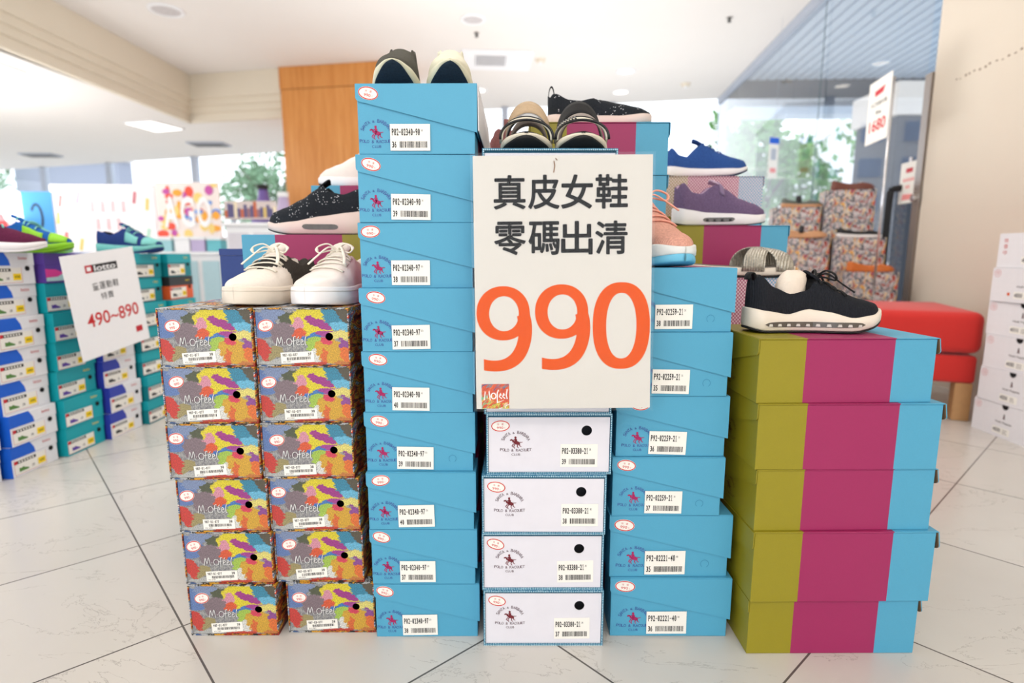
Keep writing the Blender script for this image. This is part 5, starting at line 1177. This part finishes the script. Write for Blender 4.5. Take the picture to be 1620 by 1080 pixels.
# hanging leaflet by the far glass
t = thing('hanging_leaflet', 'narrow white and blue hanging leaflet in front of the green tree', 'leaflet', at(1221, 282, 5.2)); t.rotation_euler = (0, 0, radians(20))
m = MB(); m.box(-.055, .055, -.001, .001, 0, .36); m.flat(rect2(-.055, .055, .30, .355), -.0015, 1); m.flat(rect2(-.03, .035, .05, .09), -.0015, 2); m.flat(rect2(-.03, .03, .16, .26), -.0015, 3); m.build('printed_sheet', [M['paper'], PM['blue'], mat('pink_patch', rgb(236, 150, 150), .6), mat('grey_patch', rgb(180, 186, 196), .6)], t)
m = MB(); m.tube([(0, 0, .36), (0, 0, CEIL-t.location.z-.003)], .0012, 5); m.build('cord', M['alu'], t)
# bead chain hanging by the glass
p = at(1308, 10, 4.6); t = thing('blind_chain', 'thin dark blind chain hanging down the glass wall', 'chain', (p.x, p.y, 1.05)); m = MB(); r = random.Random(2); m.tube([(.002*r.uniform(-1, 1), 0, k*.03) for k in range(int((CEIL-1.05-.08)/.03))], .003, 5); m.build('beads', mat('dark_chain', rgb(60, 90, 100), .6), t)
# ------------------------------------------------------------------ far left part of the shop: banners and counters before the windows
def board(px0, px1, py0, py1, Y, label, cat, draw, mats, name='banner', yaw=0):
    a = at(px0, py1, Y); b = at(px1, py1, Y); c = at(px0, py0, Y); t = thing(name, label, cat, (a.x, Y, a.z), yaw); w, h = b.x-a.x, c.z-a.z
    m = MB(); m.box(0, w, 0, .02, 0, h, 0, .002); draw(m, w, h); m.build('printed_face', mats, t)
    f = MB(); f.box(.1*w, .1*w+.03, .022, .05, -a.z+.002, h*.9); f.box(.9*w-.03, .9*w, .022, .05, -a.z+.002, h*.9); f.build('stand', M['alu'], t); return t
C2 = lambda *c: mat('print_colour', rgb(*c), .6)
def d1(m, w, h):
    m.flat(rect2(w*.60, w, 0, h), -.002, 1); m.flat(ring2(w*.78, h*.5, w*.085, h*.28, w*.03, 24, -2.2, 2.6), -.003, 2)
    m.flat(poly2([(w*.10, 0), (w*.36, 0), (w*.40, h*.35), (w*.33, h*.58), (w*.16, h*.58), (w*.11, h*.4)]), -.003, 3); m.flat(oval2(w*.22, h*.76, w*.045, h*.13, 16), -.003, 4); m.flat(rect2(0, w*.08, 0, h*.45), -.003, 2); m.flat(oval2(w*.22, h*.87, w*.04, h*.06, 14), -.004, 5)
board(-30, 91, 303, 385, 5.2, 'white and blue poster board with a person in a coral jacket, far left', 'poster', d1, [C2(244, 240, 246), C2(80, 160, 226), C2(36, 36, 50), C2(240, 96, 100), C2(232, 190, 170), C2(110, 60, 50)], 'poster_board')
def d2(m, w, h):
    for x, z, a, c in ((.08, .75, .5, 1), (.25, .8, .6, 3), (.10, .2, .4, 1), (.24, .1, .5, 4), (.80, .80, .4, 2), (.92, .7, .3, 4), (.9, .25, .5, 5), (.05, .5, .2, 4)):
        m.flat(stroke2([(w*x, h*(z-.08)), (w*x+w*.05*a, h*(z+.1))], w*.035), -.002, c)
    r = random.Random(8)
    for row, (z, n, x0) in enumerate(((.60, 4, .36), (.34, 3, .40), (.12, 2, .50))):
        for k in range(n):
            x = x0+k*.10
            for q in range(4): m.flat(rect2(w*x, w*(x+.07), h*(z+.045*q), h*(z+.045*q+.018)), -.002, 6)
            m.flat(rect2(w*(x+.03), w*(x+.042), h*z, h*(z+.16)), -.002, 6)
board(90, 252, 292, 398, 5.6, 'pale pink and white sale banner with faint red writing, behind left display', 'banner', d2, [C2(250, 242, 244), C2(246, 130, 130), C2(190, 120, 130), C2(226, 170, 210), C2(240, 200, 120), C2(180, 220, 200), C2(246, 190, 196)])
def d3(m, w, h):
    r = random.Random(12)
    for k in range(44): m.flat(oval2(w*r.uniform(.06, .94), h*r.uniform(.06, .94), w*r.uniform(.03, .10), h*r.uniform(.03, .10), 12), -.002-.00005*k, r.choice((1, 2, 3, 4, 5, 6)))
    for k, c in enumerate('AGO'): m.flat(fit(text2d(c, .03), w*(.12+.26*k), w*(.34+.26*k), h*.22, h*.76), -.006, 7)
board(252, 352, 288, 380, 5.4, 'colourful banner with big white letters, left of the timber column', 'banner', d3, [C2(246, 232, 226), C2(240, 90, 70), C2(246, 170, 60), C2(246, 214, 130), C2(200, 90, 170), C2(90, 150, 226), C2(240, 150, 150), C2(252, 250, 250)])
def d4(m, w, h):
    r = random.Random(31)
    for k in range(16): m.flat(rect2(w*k/16, w*(k+1)/16, h*.1, h*r.uniform(.5, .98)), -.002, r.choice((1, 2, 3, 4, 5)))
board(356, 438, 318, 347, 4.95, 'strip photo of colourful shelves above white counter, left of timber column', 'poster', d4, [C2(214, 200, 196), C2(196, 104, 70), C2(96, 90, 130), C2(220, 190, 110), C2(150, 110, 120), C2(236, 220, 190)], 'poster_board')
def cabinet(px0, px1, py0, Y, d, label, m1, m2, nx=2, name='display_counter'):
    a = at(px0, py0, Y); b = at(px1, py0, Y); w = b.x-a.x; h = a.z; t = thing(name, label, 'counter', (a.x, Y, 0)); m = MB(); m.box(0, w, 0, d, .0, h-.03, 0, .004); m.build('body', m1, t); m = MB(); m.box(-.02, w+.02, -.02, d+.02, h-.029, h, 0, .004); m.build('worktop', M['white'], t)
    for k in range(nx): m = MB(); m.box(w*k/nx+.02, w*(k+1)/nx-.02, -.012, -.0005, .08, h-.08, 0, .004); m.build('door', m2, t)
    return t, a, w, h
cabinet(356, 436, 352, 4.4, .4, 'white counter left of the timber column, behind the navy box', M['white'], mat('pale_lilac_front', rgb(214, 210, 218), .6), 2)
cabinet(246, 350, 398, 4.8, .45, 'white glass-fronted counter beyond the left display, in front of banners', M['white'], mat('pale_aqua_front', rgb(186, 216, 224), .4), 3)
cabinet(-20, 205, 408, 4.2, .5, 'long white counter behind the left trainer box display', M['white'], mat('pale_aqua_front', rgb(186, 216, 224), .4), 4)
c_ = [('pale aqua', (160, 206, 214)), ('white', (240, 240, 242)), ('lilac', (190, 176, 210)), ('aqua', (110, 190, 200))]
for k, (px, w) in enumerate(((250, .12), (277, .13), (303, .12), (328, .12))):
    a = at(px, 398, 4.9); t = thing('carton', '%s carton on the glass-fronted counter, %s from the left' % (c_[k][0], ('first', 'second', 'third', 'fourth')[k]), 'box', (a.x, 4.9, a.z+.0005)); m = MB(); m.box(0, w, 0, .2, 0, .10, 0, .003); m.build('body', mat('carton_card', rgb(*c_[k][1]), .6), t); m = MB(); m.box(-.003, w+.003, -.003, .203, .1005, .13, 0, .003); m.build('lid', M['white'], t)
for k, (px, py, Y, c, s) in enumerate(((416, 300, 6.2, (120, 100, 170), 'tall purple bottle-shaped display by the timber column'), (448, 312, 5.9, (196, 180, 214), 'pale lilac display figure beside the purple one'))):
    a = at(px, py, Y); t = thing('display_stand', s, 'display', (a.x, Y, 0)); m = MB(); m.loft([[(R*cos(2*pi*j/16), R*sin(2*pi*j/16), z) for j in range(16)] for R, z in ((.14, 0), (.14, .02), (.03, .05), (.03, a.z-.55), (.13, a.z-.5), (.14, a.z-.2), (.06, a.z-.1), (.05, a.z))]); m.build('body', mat('display_plastic', rgb(*c), .5), t)
    m = MB(); m.cyl((0, 0, a.z), .055, .05, 16); m.build('cap', M['ink'] if k == 0 else M['white'], t)
